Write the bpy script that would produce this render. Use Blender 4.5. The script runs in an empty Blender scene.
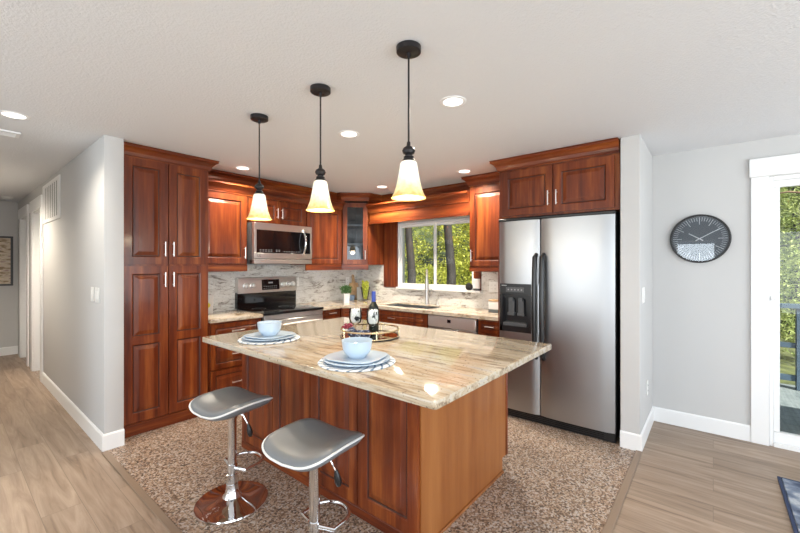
import bpy, bmesh, math, random
from mathutils import Vector, Matrix
random.seed(7)
PI = math.pi
S = bpy.context.scene
C = S.collection

# ------------------------------------------------------------------ camera, sky, sun, area lights, exposure
TH = math.radians(39.5)
cam_d = bpy.data.cameras.new('camera'); cam = bpy.data.objects.new('camera', cam_d); C.objects.link(cam)
cam.location = (0, 0, 1.449); cam.rotation_euler = (PI/2, 0, TH - PI/2)
cam_d.sensor_width = 36.0; cam_d.lens = 380*36/800; cam_d.shift_y = -2.0/800; cam_d.clip_start = 0.05
S.camera = cam
W = bpy.data.worlds.new('World'); S.world = W; W.use_nodes = True
W.node_tree.nodes['Background'].inputs[0].default_value = (0.80, 0.90, 1.0, 1)
W.node_tree.nodes['Background'].inputs[1].default_value = 0.55
def lamp(name, kind, loc, rot, energy, color=(1,1,1), **kw):
    d = bpy.data.lights.new(name, kind); d.energy = energy; d.color = color
    for k, v in kw.items(): setattr(d, k, v)
    o = bpy.data.objects.new(name, d); o.location = loc; o.rotation_euler = rot; C.objects.link(o); return o
sun = lamp('sun', 'SUN', (0,0,10), (0,0,0), 9.0, (1.0, 0.95, 0.86), angle=0.01)
sun.rotation_euler = Vector((0.34, 0.62, -0.70)).to_track_quat('-Z', 'Y').to_euler()
DAY = (0.85, 0.935, 1.0)
UP = 0.30   # upward tilt of the area lamps, added to brighten the ceiling
lamp('daylight_fill_back', 'AREA', (-2.93, 0.33, 1.06), (0, -PI/2-UP, 0), 20, DAY, shape='RECTANGLE', size=1.85, size_y=0.72)
lamp('daylight_fill_back', 'AREA', (-2.93, 2.45, 1.30), (0, -PI/2-UP, 0), 40, DAY, shape='RECTANGLE', size=1.8, size_y=1.5)  # added to keep the room lit, in an opening made for it
lamp('daylight_fill_back', 'AREA', (-2.93, -2.0, 1.30), (0, -PI/2-UP, 0), 40, DAY, shape='RECTANGLE', size=1.8, size_y=1.8)  # second added fill lamp on the back wall, in an invented window
lamp('daylight_fill_side', 'AREA', (1.6, -3.40, 1.30), (PI/2+UP, 0, 0), 85, DAY, shape='RECTANGLE', size=3.4, size_y=1.9)  # fill lamp added on the unseen front wall
lamp('daylight_fill_wide', 'AREA', (-1.6, -3.40, 1.30), (PI/2+UP, 0, 0), 45, DAY, shape='RECTANGLE', size=2.0, size_y=1.9)  # another added fill lamp beside it, at the narrower invented window
S.view_settings.view_transform = 'Standard'; S.view_settings.look = 'None'
S.view_settings.gamma = 1.0; S.view_settings.use_curve_mapping = False
S.view_settings.exposure = 0.62
try:
    S.cycles.use_denoising = True
    S.cycles.max_bounces = 10; S.cycles.transparent_max_bounces = 16
    S.cycles.sample_clamp_indirect = 6.0
except Exception: pass

# ------------------------------------------------------------------ materials
M = {}
def mat(name, col, rough=0.5, metal=0.0, **kw):
    m = bpy.data.materials.new(name); m.use_nodes = True
    b = m.node_tree.nodes['Principled BSDF']
    b.inputs['Base Color'].default_value = (*col, 1); b.inputs['Roughness'].default_value = rough
    b.inputs['Metallic'].default_value = metal
    for k, v in kw.items():
        b.inputs[k].default_value = v
    M[name] = m; return m
def nodes(m):
    nt = m.node_tree; return nt, nt.nodes['Principled BSDF'], nt.nodes.new, nt.links.new
def ramp(N, stops):
    r = N('ShaderNodeValToRGB'); e = r.color_ramp.elements
    while len(e) < len(stops): e.new(0.5)
    for i, (p, c) in enumerate(stops): e[i].position = p; e[i].color = (*c, 1)
    return r
def coords(N, L, scale=(1,1,1), rot=(0,0,0), rand=True):
    tc = N('ShaderNodeTexCoord'); mp = N('ShaderNodeMapping'); mp.inputs['Scale'].default_value = scale
    mp.inputs['Rotation'].default_value = rot
    L(tc.outputs['Object'], mp.inputs['Vector'])
    if rand:
        oi = N('ShaderNodeObjectInfo'); mu = N('ShaderNodeMath'); mu.operation = 'MULTIPLY'; mu.inputs[1].default_value = 13.7
        L(oi.outputs['Random'], mu.inputs[0])
        cb = N('ShaderNodeCombineXYZ'); L(mu.outputs[0], cb.inputs[0]); L(mu.outputs[0], cb.inputs[1]); L(mu.outputs[0], cb.inputs[2])
        L(cb.outputs[0], mp.inputs['Location'])
    return mp
def wood(name, dark, mid, light, scale=(14,14,0.9), rough=0.34, coat=0.22):
    m = mat(name, mid, rough); nt, b, N, L = nodes(m)
    mp = coords(N, L, scale)
    n = N('ShaderNodeTexNoise'); n.inputs['Scale'].default_value = 1.0; n.inputs['Detail'].default_value = 7; n.inputs['Roughness'].default_value = 0.62
    L(mp.outputs[0], n.inputs['Vector'])
    r = ramp(N, [(0.30, dark), (0.52, mid), (0.72, light)]); L(n.outputs['Fac'], r.inputs[0])
    oi = N('ShaderNodeObjectInfo'); mr = N('ShaderNodeMapRange'); mr.inputs['To Min'].default_value = 0.86; mr.inputs['To Max'].default_value = 1.14
    L(oi.outputs['Random'], mr.inputs[0])
    hs = N('ShaderNodeHueSaturation'); L(mr.outputs[0], hs.inputs['Value']); L(r.outputs[0], hs.inputs['Color'])
    L(hs.outputs[0], b.inputs['Base Color'])
    b.inputs['Specular IOR Level'].default_value = 0.28; b.inputs['Coat Weight'].default_value = coat; b.inputs['Coat Roughness'].default_value = 0.12
    bp = N('ShaderNodeBump'); bp.inputs['Strength'].default_value = 0.06; L(n.outputs['Fac'], bp.inputs['Height']); L(bp.outputs[0], b.inputs['Normal'])
    return m
wood('cherry', (0.055,0.0085,0.0035), (0.165,0.032,0.0075), (0.33,0.094,0.020))
wood('cherry_rail', (0.055,0.0085,0.0035), (0.165,0.032,0.0075), (0.33,0.094,0.020), scale=(1.2,1.2,16))
wood('veneer', (0.24,0.075,0.020), (0.31,0.110,0.030), (0.38,0.150,0.045), scale=(9,9,0.8))
mat('glaze', (0.05,0.011,0.006), 0.4)
wood('maple_board', (0.50,0.31,0.16), (0.60,0.40,0.22), (0.68,0.48,0.28), scale=(20,20,2), rough=0.5, coat=0)

def granite(name, base, stops, stretch, spk, rough=0.085, nsc=2.2):
    m = mat(name, base, rough); nt, b, N, L = nodes(m)
    mp = coords(N, L, stretch, rand=False)
    d = N('ShaderNodeTexNoise'); d.inputs['Scale'].default_value = 1.3; d.inputs['Detail'].default_value = 4
    L(mp.outputs[0], d.inputs['Vector'])
    ad = N('ShaderNodeVectorMath'); ad.operation = 'MULTIPLY_ADD'; ad.inputs[1].default_value = (1.3,1.3,1.3)
    L(d.outputs['Color'], ad.inputs[0]); L(mp.outputs[0], ad.inputs[2])
    n = N('ShaderNodeTexNoise'); n.inputs['Scale'].default_value = nsc; n.inputs['Detail'].default_value = 9; n.inputs['Roughness'].default_value = 0.68
    L(ad.outputs[0], n.inputs['Vector'])
    r = ramp(N, stops); L(n.outputs['Fac'], r.inputs[0])
    m2 = coords(N, L, (1,1,1), rand=False)
    v = N('ShaderNodeTexNoise'); v.inputs['Scale'].default_value = 75; v.inputs['Detail'].default_value = 3; L(m2.outputs[0], v.inputs['Vector'])
    r2 = ramp(N, [(0.0,(0,0,0)), (0.62,(0,0,0)), (0.72,(1,1,1))]); L(v.outputs['Fac'], r2.inputs[0])
    mx = N('ShaderNodeMix'); mx.data_type = 'RGBA'; L(r2.outputs[0], mx.inputs[0]); L(r.outputs[0], mx.inputs[6]); mx.inputs[7].default_value = (*spk, 1)
    L(mx.outputs[2], b.inputs['Base Color']); b.inputs['Specular IOR Level'].default_value = 0.6
    return m
granite('granite_island', (0.6,0.5,0.38), [(0.27,(0.13,0.09,0.06)), (0.38,(0.30,0.225,0.155)), (0.46,(0.47,0.375,0.26)), (0.56,(0.56,0.49,0.385)), (0.68,(0.43,0.415,0.39))], (7.5,0.95,7.5), (0.13,0.09,0.07))
granite('granite_counter', (0.6,0.5,0.38), [(0.26,(0.12,0.08,0.05)), (0.40,(0.38,0.28,0.19)), (0.50,(0.60,0.50,0.38)), (0.62,(0.68,0.60,0.50)), (0.75,(0.5,0.46,0.42))], (3,3,6), (0.15,0.11,0.09))
granite('granite_splash', (0.7,0.7,0.66), [(0.32,(0.10,0.085,0.075)), (0.40,(0.36,0.33,0.30)), (0.445,(0.62,0.61,0.575)), (0.60,(0.74,0.735,0.71)), (0.72,(0.48,0.485,0.50))], (1.7,1.7,6.5), (0.22,0.19,0.17), rough=0.18, nsc=3.4)

def wall_mat(name, col, bump=0.05, sc=140):
    m = mat(name, col, 0.75); nt, b, N, L = nodes(m)
    mp = coords(N, L, rand=False); n = N('ShaderNodeTexNoise'); n.inputs['Scale'].default_value = sc; n.inputs['Detail'].default_value = 3
    L(mp.outputs[0], n.inputs['Vector']); bp = N('ShaderNodeBump'); bp.inputs['Strength'].default_value = bump; bp.inputs['Distance'].default_value = 0.02
    L(n.outputs['Fac'], bp.inputs['Height']); L(bp.outputs[0], b.inputs['Normal']); return m
wall_mat('wall_paint', (0.555,0.55,0.545), 0.04)
wall_mat('ceiling_paint', (0.71,0.718,0.735), 0.22, 90)
mat('threshold_wood', (0.26,0.185,0.13), 0.4)
mat('white_trim', (0.84,0.84,0.84), 0.35)
mat('white_plastic', (0.82,0.82,0.80), 0.35)

def floor_wood():
    m = mat('floor_planks', (0.4,0.3,0.22), 0.42); nt, b, N, L = nodes(m)
    mp = coords(N, L, (1,1,1), (0,0,PI/2), rand=False)
    br = N('ShaderNodeTexBrick'); br.inputs['Scale'].default_value = 1; br.inputs['Brick Width'].default_value = 1.25; br.inputs['Row Height'].default_value = 0.185
    br.inputs['Mortar Size'].default_value = 0.0016; br.inputs['Mortar Smooth'].default_value = 0.3; br.offset = 0.37
    br.inputs['Color1'].default_value = (0,0,0,1); br.inputs['Color2'].default_value = (1,1,1,1); br.inputs['Mortar'].default_value = (0.5,0.5,0.5,1)
    L(mp.outputs[0], br.inputs['Vector'])
    m2 = coords(N, L, (11,0.9,1), rand=False)
    sh = N('ShaderNodeVectorMath'); sh.operation = 'MULTIPLY_ADD'; sh.inputs[1].default_value = (5,7,3); L(br.outputs['Color'], sh.inputs[0]); L(m2.outputs[0], sh.inputs[2])
    n = N('ShaderNodeTexNoise'); n.inputs['Scale'].default_value = 1.6; n.inputs['Detail'].default_value = 8; n.inputs['Roughness'].default_value = 0.65; n.inputs['Distortion'].default_value = 0.9
    L(sh.outputs[0], n.inputs['Vector'])
    r = ramp(N, [(0.28,(0.155,0.102,0.067)), (0.42,(0.29,0.205,0.145)), (0.56,(0.37,0.273,0.20)), (0.72,(0.455,0.35,0.27))]); L(n.outputs['Fac'], r.inputs[0])
    mr = N('ShaderNodeMapRange'); mr.inputs['To Min'].default_value = 0.88; mr.inputs['To Max'].default_value = 1.10; L(br.outputs['Color'], mr.inputs[0])
    hs = N('ShaderNodeHueSaturation'); L(r.outputs[0], hs.inputs['Color']); L(mr.outputs[0], hs.inputs['Value'])
    mx = N('ShaderNodeMix'); mx.data_type = 'RGBA'; mx.inputs[7].default_value = (0.20,0.145,0.105,1); L(br.outputs['Fac'], mx.inputs[0]); L(hs.outputs[0], mx.inputs[6])
    L(mx.outputs[2], b.inputs['Base Color'])
floor_wood()
def floor_stone():
    m = mat('floor_stone', (0.3,0.2,0.15), 0.35); nt, b, N, L = nodes(m)
    mp = coords(N, L, rand=False)
    v = N('ShaderNodeTexVoronoi'); v.inputs['Scale'].default_value = 105; L(mp.outputs[0], v.inputs['Vector'])
    sp = N('ShaderNodeSeparateColor'); L(v.outputs['Color'], sp.inputs[0])
    r = ramp(N, [(0.0,(0.055,0.038,0.028)), (0.22,(0.16,0.09,0.052)), (0.45,(0.31,0.205,0.138)), (0.7,(0.47,0.345,0.25)), (0.9,(0.52,0.47,0.43))]); L(sp.outputs[0], r.inputs[0])
    n = N('ShaderNodeTexNoise'); n.inputs['Scale'].default_value = 220; L(mp.outputs[0], n.inputs['Vector'])
    mr = N('ShaderNodeMapRange'); mr.inputs['To Min'].default_value = 0.6; mr.inputs['To Max'].default_value = 1.4; L(n.outputs['Fac'], mr.inputs[0])
    hs = N('ShaderNodeHueSaturation'); L(r.outputs[0], hs.inputs['Color']); L(mr.outputs[0], hs.inputs['Value'])
    br = N('ShaderNodeTexBrick'); br.offset = 0.0; br.inputs['Scale'].default_value = 1; br.inputs['Brick Width'].default_value = 0.305; br.inputs['Row Height'].default_value = 0.305; br.inputs['Mortar Size'].default_value = 0.0014
    L(mp.outputs[0], br.inputs['Vector'])
    mx = N('ShaderNodeMix'); mx.data_type = 'RGBA'; mx.inputs[7].default_value = (0.2,0.16,0.13,1); L(br.outputs['Fac'], mx.inputs[0]); L(hs.outputs[0], mx.inputs[6])
    L(mx.outputs[2], b.inputs['Base Color'])
floor_stone()

def steel(name, col, rough):
    m = mat(name, col, rough, 1.0); nt, b, N, L = nodes(m)
    mp = coords(N, L, (3,3,3), rand=False); n = N('ShaderNodeTexNoise'); n.inputs['Scale'].default_value = 1; n.inputs['Detail'].default_value = 1; L(mp.outputs[0], n.inputs['Vector'])
    mr = N('ShaderNodeMapRange'); mr.inputs['To Min'].default_value = rough*0.9; mr.inputs['To Max'].default_value = rough*1.1; L(n.outputs['Fac'], mr.inputs[0]); L(mr.outputs[0], b.inputs['Roughness'])
    return m
steel('steel', (0.40,0.405,0.415), 0.36)
steel('steel_warm', (0.58,0.555,0.53), 0.34)
steel('steel_light', (0.80,0.80,0.80), 0.42)
mat('chrome', (0.82,0.83,0.85), 0.06, 1.0)
mat('nickel', (0.86,0.85,0.83), 0.34, 1.0)
mat('gold', (0.80,0.68,0.46), 0.25, 1.0)
mat('mirror', (0.80,0.76,0.70), 0.04, 1.0)
mat('black_plastic', (0.012,0.012,0.013), 0.3)
mat('black_gloss', (0.006,0.006,0.007), 0.05)
mat('dark_grey', (0.075,0.078,0.083), 0.4)
mat('bronze', (0.028,0.026,0.028), 0.32, 0.6)
mat('vinyl', (0.17,0.18,0.19), 0.36)
mat('piping_white', (0.75,0.75,0.75), 0.3)
mat('ceramic', (0.50,0.61,0.73), 0.12)
mat('white_ceramic', (0.8,0.8,0.8), 0.2)
mat('slate', (0.10,0.115,0.13), 0.3)
mat('grey_lining', (0.36,0.38,0.40), 0.5)
mat('navy_edge', (0.02,0.035,0.09), 0.7)
mat('white_paint', (0.9,0.9,0.9), 0.4)
mat('mark_white', (0.30,0.30,0.31), 0.5)
mat('blue_foil', (0.02,0.05,0.30), 0.3)
mat('bottle_glass', (0.008,0.014,0.010), 0.06)
mat('paper', (0.78,0.77,0.74), 0.6)
mat('leaf_dark', (0.07,0.17,0.05), 0.5)
mat('grape_green', (0.52,0.58,0.06), 0.35)
mat('grape_red', (0.25,0.02,0.05), 0.3)
mat('lemon', (0.75,0.60,0.06), 0.5)
mat('blue_ceramic', (0.16,0.25,0.40), 0.3)
mat('outdoor_blue', (0.05,0.085,0.12), 0.5)
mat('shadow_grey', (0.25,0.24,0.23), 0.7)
mat('black_fabric', (0.015,0.015,0.017), 0.8)
def glass_thin(name, tint, refl=1.0, ior=1.5):
    m = bpy.data.materials.new(name); m.use_nodes = True; nt = m.node_tree; nt.nodes.clear(); N = nt.nodes.new; L = nt.links.new
    o = N('ShaderNodeOutputMaterial'); t = N('ShaderNodeBsdfTransparent'); t.inputs[0].default_value = (*tint, 1)
    g = N('ShaderNodeBsdfGlossy'); g.inputs['Roughness'].default_value = 0.01; g.inputs['Color'].default_value = (refl,refl,refl,1)
    f = N('ShaderNodeFresnel'); f.inputs['IOR'].default_value = ior
    mx = N('ShaderNodeMixShader'); L(f.outputs[0], mx.inputs[0]); L(t.outputs[0], mx.inputs[1]); L(g.outputs[0], mx.inputs[2]); L(mx.outputs[0], o.inputs[0])
    M[name] = m
glass_thin('glass', (0.98,0.985,0.985), ior=1.28)
glass_thin('glass_smoke', (0.62,0.65,0.68))
glass_thin('glass_drink', (0.95,0.96,0.96), ior=1.25)
def emit(name, col, st):
    m = bpy.data.materials.new(name); m.use_nodes = True; b = m.node_tree.nodes['Principled BSDF']
    b.inputs['Base Color'].default_value = (0.8,0.8,0.8,1); b.inputs['Emission Color'].default_value = (*col, 1); b.inputs['Emission Strength'].default_value = st; M[name] = m
emit('can_lens', (1,0.97,0.92), 1.8)
def shade_mat():
    m = mat('alabaster_glass', (0.85,0.74,0.52), 0.25); nt, b, N, L = nodes(m)
    mp = coords(N, L, (1,1,1)); n = N('ShaderNodeTexNoise'); n.inputs['Scale'].default_value = 38; n.inputs['Detail'].default_value = 6; L(mp.outputs[0], n.inputs['Vector'])
    # noise streaks, turning amber toward the flared rim
    sx = N('ShaderNodeSeparateXYZ'); tc = N('ShaderNodeTexCoord'); L(tc.outputs['Object'], sx.inputs[0])
    mr = N('ShaderNodeMapRange'); mr.inputs['From Min'].default_value = 0.0; mr.inputs['From Max'].default_value = 0.10; mr.inputs['To Min'].default_value = 0.62; mr.inputs['To Max'].default_value = 0.0; L(sx.outputs[2], mr.inputs[0])
    ad = N('ShaderNodeMath'); ad.operation = 'MULTIPLY_ADD'; L(n.outputs['Fac'], ad.inputs[0]); ad.inputs[1].default_value = 0.5; L(mr.outputs[0], ad.inputs[2])
    r = ramp(N, [(0.22,(0.95,0.90,0.76)), (0.55,(0.90,0.72,0.40)), (0.85,(0.68,0.42,0.13))]); L(ad.outputs[0], r.inputs[0])
    L(r.outputs[0], b.inputs['Base Color']); L(r.outputs[0], b.inputs['Emission Color']); b.inputs['Emission Strength'].default_value = 0.30
    b.inputs['Transmission Weight'].default_value = 0.0
    b.inputs['Subsurface Weight'].default_value = 0.0
shade_mat()
def noisy(name, stops, scale, stretch=(1,1,1), rough=0.8, detail=5, rand=True):
    m = mat(name, stops[0][1], rough); nt, b, N, L = nodes(m); mp = coords(N, L, stretch, rand=rand)
    n = N('ShaderNodeTexNoise'); n.inputs['Scale'].default_value = scale; n.inputs['Detail'].default_value = detail; L(mp.outputs[0], n.inputs['Vector'])
    r = ramp(N, stops); L(n.outputs['Fac'], r.inputs[0]); L(r.outputs[0], b.inputs['Base Color']); return m
noisy('bark', [(0.3,(0.010,0.009,0.008)), (0.7,(0.045,0.040,0.035))], 6, (3,3,0.6))
noisy('bark_brown', [(0.3,(0.10,0.055,0.03)), (0.7,(0.30,0.19,0.12))], 6, (3,3,0.6))
noisy('rug_pile', [(0.35,(0.06,0.08,0.14)), (0.5,(0.20,0.24,0.32)), (0.62,(0.50,0.52,0.55)), (0.75,(0.14,0.18,0.27))], 9, rough=0.95)
noisy('hill_green', [(0.35,(0.008,0.016,0.005)), (0.55,(0.035,0.055,0.015)), (0.7,(0.12,0.15,0.04))], 1.6, detail=8)
noisy('grass', [(0.3,(0.03,0.04,0.015)), (0.7,(0.13,0.15,0.05))], 3)
noisy('navy_pattern', [(0.45,(0.012,0.018,0.045)), (0.56,(0.03,0.05,0.12)), (0.62,(0.45,0.5,0.6)), (0.68,(0.02,0.03,0.08))], 45)
noisy('inked_napkin', [(0.38,(0.03,0.03,0.03)), (0.43,(0.75,0.75,0.73)), (0.62,(0.78,0.78,0.76)), (0.68,(0.05,0.05,0.05))], 22)
noisy('art_canvas', [(0.36,(0.30,0.22,0.14)), (0.46,(0.62,0.52,0.40)), (0.56,(0.68,0.60,0.50)), (0.66,(0.42,0.30,0.26))], 4, (2,1,7), rough=0.7)
noisy('deck_boards', [(0.3,(0.09,0.115,0.12)), (0.7,(0.17,0.20,0.20))], 3, (1,12,1), rough=0.7)
def leaf_mat(name, a, b_):
    m = noisy(name, [(0.35, a), (0.65, b_)], 3.5, rough=0.6, rand=False); bs = m.node_tree.nodes['Principled BSDF']
    nt = m.node_tree; tr = nt.nodes.new('ShaderNodeBsdfTranslucent'); tr.inputs[0].default_value = (*b_, 1); mx = nt.nodes.new('ShaderNodeMixShader'); mx.inputs[0].default_value = 0.35
    nt.links.new(bs.outputs[0], mx.inputs[1]); nt.links.new(tr.outputs[0], mx.inputs[2]); nt.links.new(mx.outputs[0], nt.nodes['Material Output'].inputs[0])
leaf_mat('leaf_bright', (0.22,0.28,0.03), (0.60,0.60,0.12))  # bright tone puts sunlight into the leaf colour
leaf_mat('leaf_mid', (0.03,0.06,0.012), (0.17,0.22,0.04))  # dark tone puts the shade of the trees behind into the leaf colour
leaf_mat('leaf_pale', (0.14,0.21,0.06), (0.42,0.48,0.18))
def braid():
    m = mat('braided_stripe', (0.6,0.65,0.7), 0.8); nt, b, N, L = nodes(m)
    tc = N('ShaderNodeTexCoord'); g = N('ShaderNodeTexGradient'); g.gradient_type = 'RADIAL'; L(tc.outputs['Object'], g.inputs[0])
    ln = N('ShaderNodeVectorMath'); ln.operation = 'LENGTH'; L(tc.outputs['Object'], ln.inputs[0])
    a = N('ShaderNodeMath'); a.operation = 'MULTIPLY'; a.inputs[1].default_value = 22; L(g.outputs['Fac'], a.inputs[0])
    c = N('ShaderNodeMath'); c.operation = 'MULTIPLY_ADD'; c.inputs[1].default_value = 18; L(ln.outputs['Value'], c.inputs[0]); L(a.outputs[0], c.inputs[2])
    fr = N('ShaderNodeMath'); fr.operation = 'FRACT'; L(c.outputs[0], fr.inputs[0])
    r = ramp(N, [(0.0,(0.72,0.77,0.82)), (0.66,(0.72,0.77,0.82)), (0.72,(0.16,0.24,0.36)), (0.94,(0.16,0.24,0.36)), (1.0,(0.80,0.83,0.86))]); L(fr.outputs[0], r.inputs[0]); L(r.outputs[0], b.inputs['Base Color'])
braid()

# ------------------------------------------------------------------ mesh helpers
def box(bm, x0, x1, y0, y1, z0, z1, bev=0.0, seg=1, mi=0):
    vs = [bm.verts.new(p) for p in ((x0,y0,z0),(x1,y0,z0),(x1,y1,z0),(x0,y1,z0),(x0,y0,z1),(x1,y0,z1),(x1,y1,z1),(x0,y1,z1))]
    fs = [bm.faces.new([vs[i] for i in f]) for f in ((3,2,1,0),(4,5,6,7),(0,1,5,4),(1,2,6,5),(2,3,7,6),(3,0,4,7))]
    for f in fs: f.material_index = mi
    if bev > 0:
        es = list({e for f in fs for e in f.edges})
        bmesh.ops.bevel(bm, geom=es, offset=bev, segments=seg, affect='EDGES', profile=0.5)
def prism(bm, pts, z0, z1, bev=0.0, seg=2, mi=0):
    a = sum(pts[i][0]*pts[(i+1)%len(pts)][1]-pts[(i+1)%len(pts)][0]*pts[i][1] for i in range(len(pts)))
    if a < 0: pts = pts[::-1]
    lo = [bm.verts.new((x,y,z0)) for x,y in pts]; hi = [bm.verts.new((x,y,z1)) for x,y in pts]; n = len(pts)
    fs = [bm.faces.new(lo[::-1]), bm.faces.new(hi)] + [bm.faces.new((lo[i],lo[(i+1)%n],hi[(i+1)%n],hi[i])) for i in range(n)]
    for f in fs: f.material_index = mi
    if bev > 0:
        es = list({e for f in fs[:2] for e in f.edges})
        bmesh.ops.bevel(bm, geom=es, offset=bev, segments=seg, affect='EDGES', profile=0.5)
def lathe(bm, prof, n=24, c=(0,0,0), axis='z', mi=0, sx=1.0, sy=1.0):
    def pt(r, z, a):
        x, y = r*math.cos(a)*sx, r*math.sin(a)*sy
        if axis == 'z': return (c[0]+x, c[1]+y, c[2]+z)
        if axis == 'y': return (c[0]+x, c[1]-z, c[2]+y)      # profile height points to -y
        return (c[0]+z, c[1]+x, c[2]+y)
    rings = []
    for r, z in prof:
        if r < 1e-6: rings.append([bm.verts.new(pt(0, z, 0))])
        else: rings.append([bm.verts.new(pt(r, z, 2*PI*i/n)) for i in range(n)])
    for A, B in zip(rings, rings[1:]):
        for i in range(n):
            j = (i+1) % n
            q = [A[i % len(A)], A[j % len(A)], B[j % len(B)], B[i % len(B)]]
            u = []
            for v in q:
                if v not in u: u.append(v)
            if len(u) >= 3:
                f = bm.faces.new(u); f.material_index = mi
def tube(bm, pts, r, n=10, closed=False, mi=0):
    P = [Vector(p) for p in pts]; rs = r if isinstance(r, (list, tuple)) else [r]*len(P); rings = []; up = None
    m = len(P)
    for i in range(m):
        if closed: d = P[(i+1)%m] - P[i-1]
        else: d = P[min(i+1,m-1)] - P[max(i-1,0)]
        d.normalize()
        if up is None:
            up = Vector((0,0,1)) if abs(d.z) < 0.9 else Vector((1,0,0))
        s = d.cross(up); s.normalize(); up = s.cross(d); up.normalize()
        rings.append([bm.verts.new(P[i] + (s*math.cos(2*PI*k/n) + up*math.sin(2*PI*k/n))*rs[i]) for k in range(n)])
    for i in range(m if closed else m-1):
        A, B = rings[i], rings[(i+1)%m]
        for k in range(n):
            f = bm.faces.new((A[k], A[(k+1)%n], B[(k+1)%n], B[k])); f.material_index = mi
    if not closed:
        bm.faces.new(rings[0][::-1]).material_index = mi; bm.faces.new(rings[-1]).material_index = mi
def sweep(bm, path, prof, closed=False):
    # path: (x,y) points; prof: (out,z) with out to the RIGHT of travel
    n = len(path); rings = []
    for i in range(n):
        p = Vector(path[i])
        def nrm(a, b):
            d = (Vector(b)-Vector(a)).normalized(); return Vector((d.y, -d.x))
        if i == 0: m = nrm(path[0], path[1])
        elif i == n-1: m = nrm(path[-2], path[-1])
        else:
            a, b = nrm(path[i-1], path[i]), nrm(path[i], path[i+1]); m = (a+b)/(1+a.dot(b))
        rings.append([bm.verts.new((p.x+m.x*o, p.y+m.y*o, z)) for o, z in prof])
    k = len(prof)
    for A, B in zip(rings, rings[1:]):
        for j in range(k): bm.faces.new((A[j], B[j], B[(j+1)%k], A[(j+1)%k]))
    bm.faces.new(rings[0][::-1]); bm.faces.new(rings[-1])
def sphere(bm, c, r, sub=2, sc=(1,1,1), mi=0):
    g = bmesh.ops.create_icosphere(bm, subdivisions=sub, radius=1.0)
    for v in g['verts']: v.co = Vector((c[0]+v.co.x*r*sc[0], c[1]+v.co.y*r*sc[1], c[2]+v.co.z*r*sc[2]))
    for f in {f for v in g['verts'] for f in v.link_faces}: f.material_index = mi
def B(): return bmesh.new()
def obj(name, bm, m, parent=None, loc=(0,0,0), rotz=0.0, smooth=True, ang=38, recalc=True):
    if recalc: bmesh.ops.recalc_face_normals(bm, faces=bm.faces[:])
    if smooth:
        lim = math.radians(ang)
        for f in bm.faces: f.smooth = True
        for e in bm.edges:
            if len(e.link_faces) == 2:
                if e.calc_face_angle(0) > lim: e.smooth = False
            else: e.smooth = False
    me = bpy.data.meshes.new(name); bm.to_mesh(me); bm.free()
    for mm in (m if isinstance(m, (list, tuple)) else [m]): me.materials.append(M[mm])
    o = bpy.data.objects.new(name, me); C.objects.link(o); o.location = loc; o.rotation_euler = (0,0,rotz)
    if parent: o.parent = parent
    return o
def tag(o, label, cat, group=None, kind=None):
    if label: o['label'] = label
    if cat: o['category'] = cat
    if group: o['group'] = group
    if kind: o['kind'] = kind
    return o
def thing(name, label, cat, loc=(0,0,0), rotz=0.0, group=None, kind=None):
    o = bpy.data.objects.new(name, None); C.objects.link(o); o.location = loc; o.rotation_euler = (0,0,rotz); o.empty_display_size = 0.1
    return tag(o, label, cat, group, kind)
def dup(root, loc, rotz=None, label=None):
    def cp(o, par):
        c = o.copy(); C.objects.link(c)
        if par: c.parent = par
        for ch in o.children: cp(ch, c)
        return c
    r = cp(root, None); r.location = loc
    if rotz is not None: r.rotation_euler = (0,0,rotz)
    if label: r['label'] = label
    return r
def simple_box(name, m, d, parent=None, bev=0.0, **k):
    bm = B(); box(bm, *d, bev=bev); return obj(name, bm, m, parent, **k)
def structure(name, bm, m, parent=None, label=None, cat=None, **k):
    o = obj(name, bm, m, parent, **k)
    if parent is None: tag(o, label, cat, kind='structure')
    return o
def text(name, s, size, m, parent, loc, rot):
    cu = bpy.data.curves.new(name, 'FONT'); cu.body = s; cu.size = size; cu.extrude = 0.0004; cu.align_x = 'CENTER'; cu.align_y = 'CENTER'
    t = bpy.data.objects.new(name+'_curve', cu); C.objects.link(t)
    bpy.context.view_layer.update()
    me = bpy.data.meshes.new_from_object(t.evaluated_get(bpy.context.evaluated_depsgraph_get())); bpy.data.objects.remove(t)
    me.materials.clear(); me.materials.append(M[m])
    o = bpy.data.objects.new(name, me); C.objects.link(o); o.parent = parent; o.location = loc; o.rotation_euler = rot; return o

# ------------------------------------------------------------------ the shell
H = 2.46; XW = 4.23; YW = 4.39
HX0, HX1, HY = 0.815, 0.946, 3.655          # hall wall: left face, right face, end
SY0, SY1, SX = 0.437, 0.572, 3.455          # stub wall beside the fridge
bm = B(); box(bm, -3.1, XW+0.1, -3.6, 0.442, -0.06, 0.0); box(bm, -3.1, 0.80, 0.442, 8.9, -0.06, 0.0)
structure('floor', bm, 'floor_planks', label='grey-brown wood plank floor of the hall and living area', cat='floor')
bm = B(); box(bm, 0.80, XW+0.1, 0.442, YW+0.1, -0.06, 0.0008); box(bm, 0.80, 2.5, YW+0.1, 8.9, -0.06, 0.0)
structure('floor.001', bm, 'floor_stone', label='speckled brown stone tile floor of the kitchen', cat='floor')
bm = B(); box(bm, 0.79, 0.835, 0.47, 3.62, 0.0, 0.009, 0.004); structure('trim_1', bm, 'threshold_wood', label='wood threshold strip between hall planks and kitchen tile', cat='trim')
bm = B(); box(bm, 0.79, 3.45, 0.42, 0.465, 0.0, 0.009, 0.004); structure('trim_2', bm, 'threshold_wood', label='wood threshold strip between kitchen tile and planks before the clock wall', cat='trim')
bm = B(); box(bm, -3.2, XW+0.25, -3.7, 9.0, H, H+0.06); structure('ceiling', bm, 'ceiling_paint', label='pale grey textured ceiling', cat='ceiling')
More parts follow.
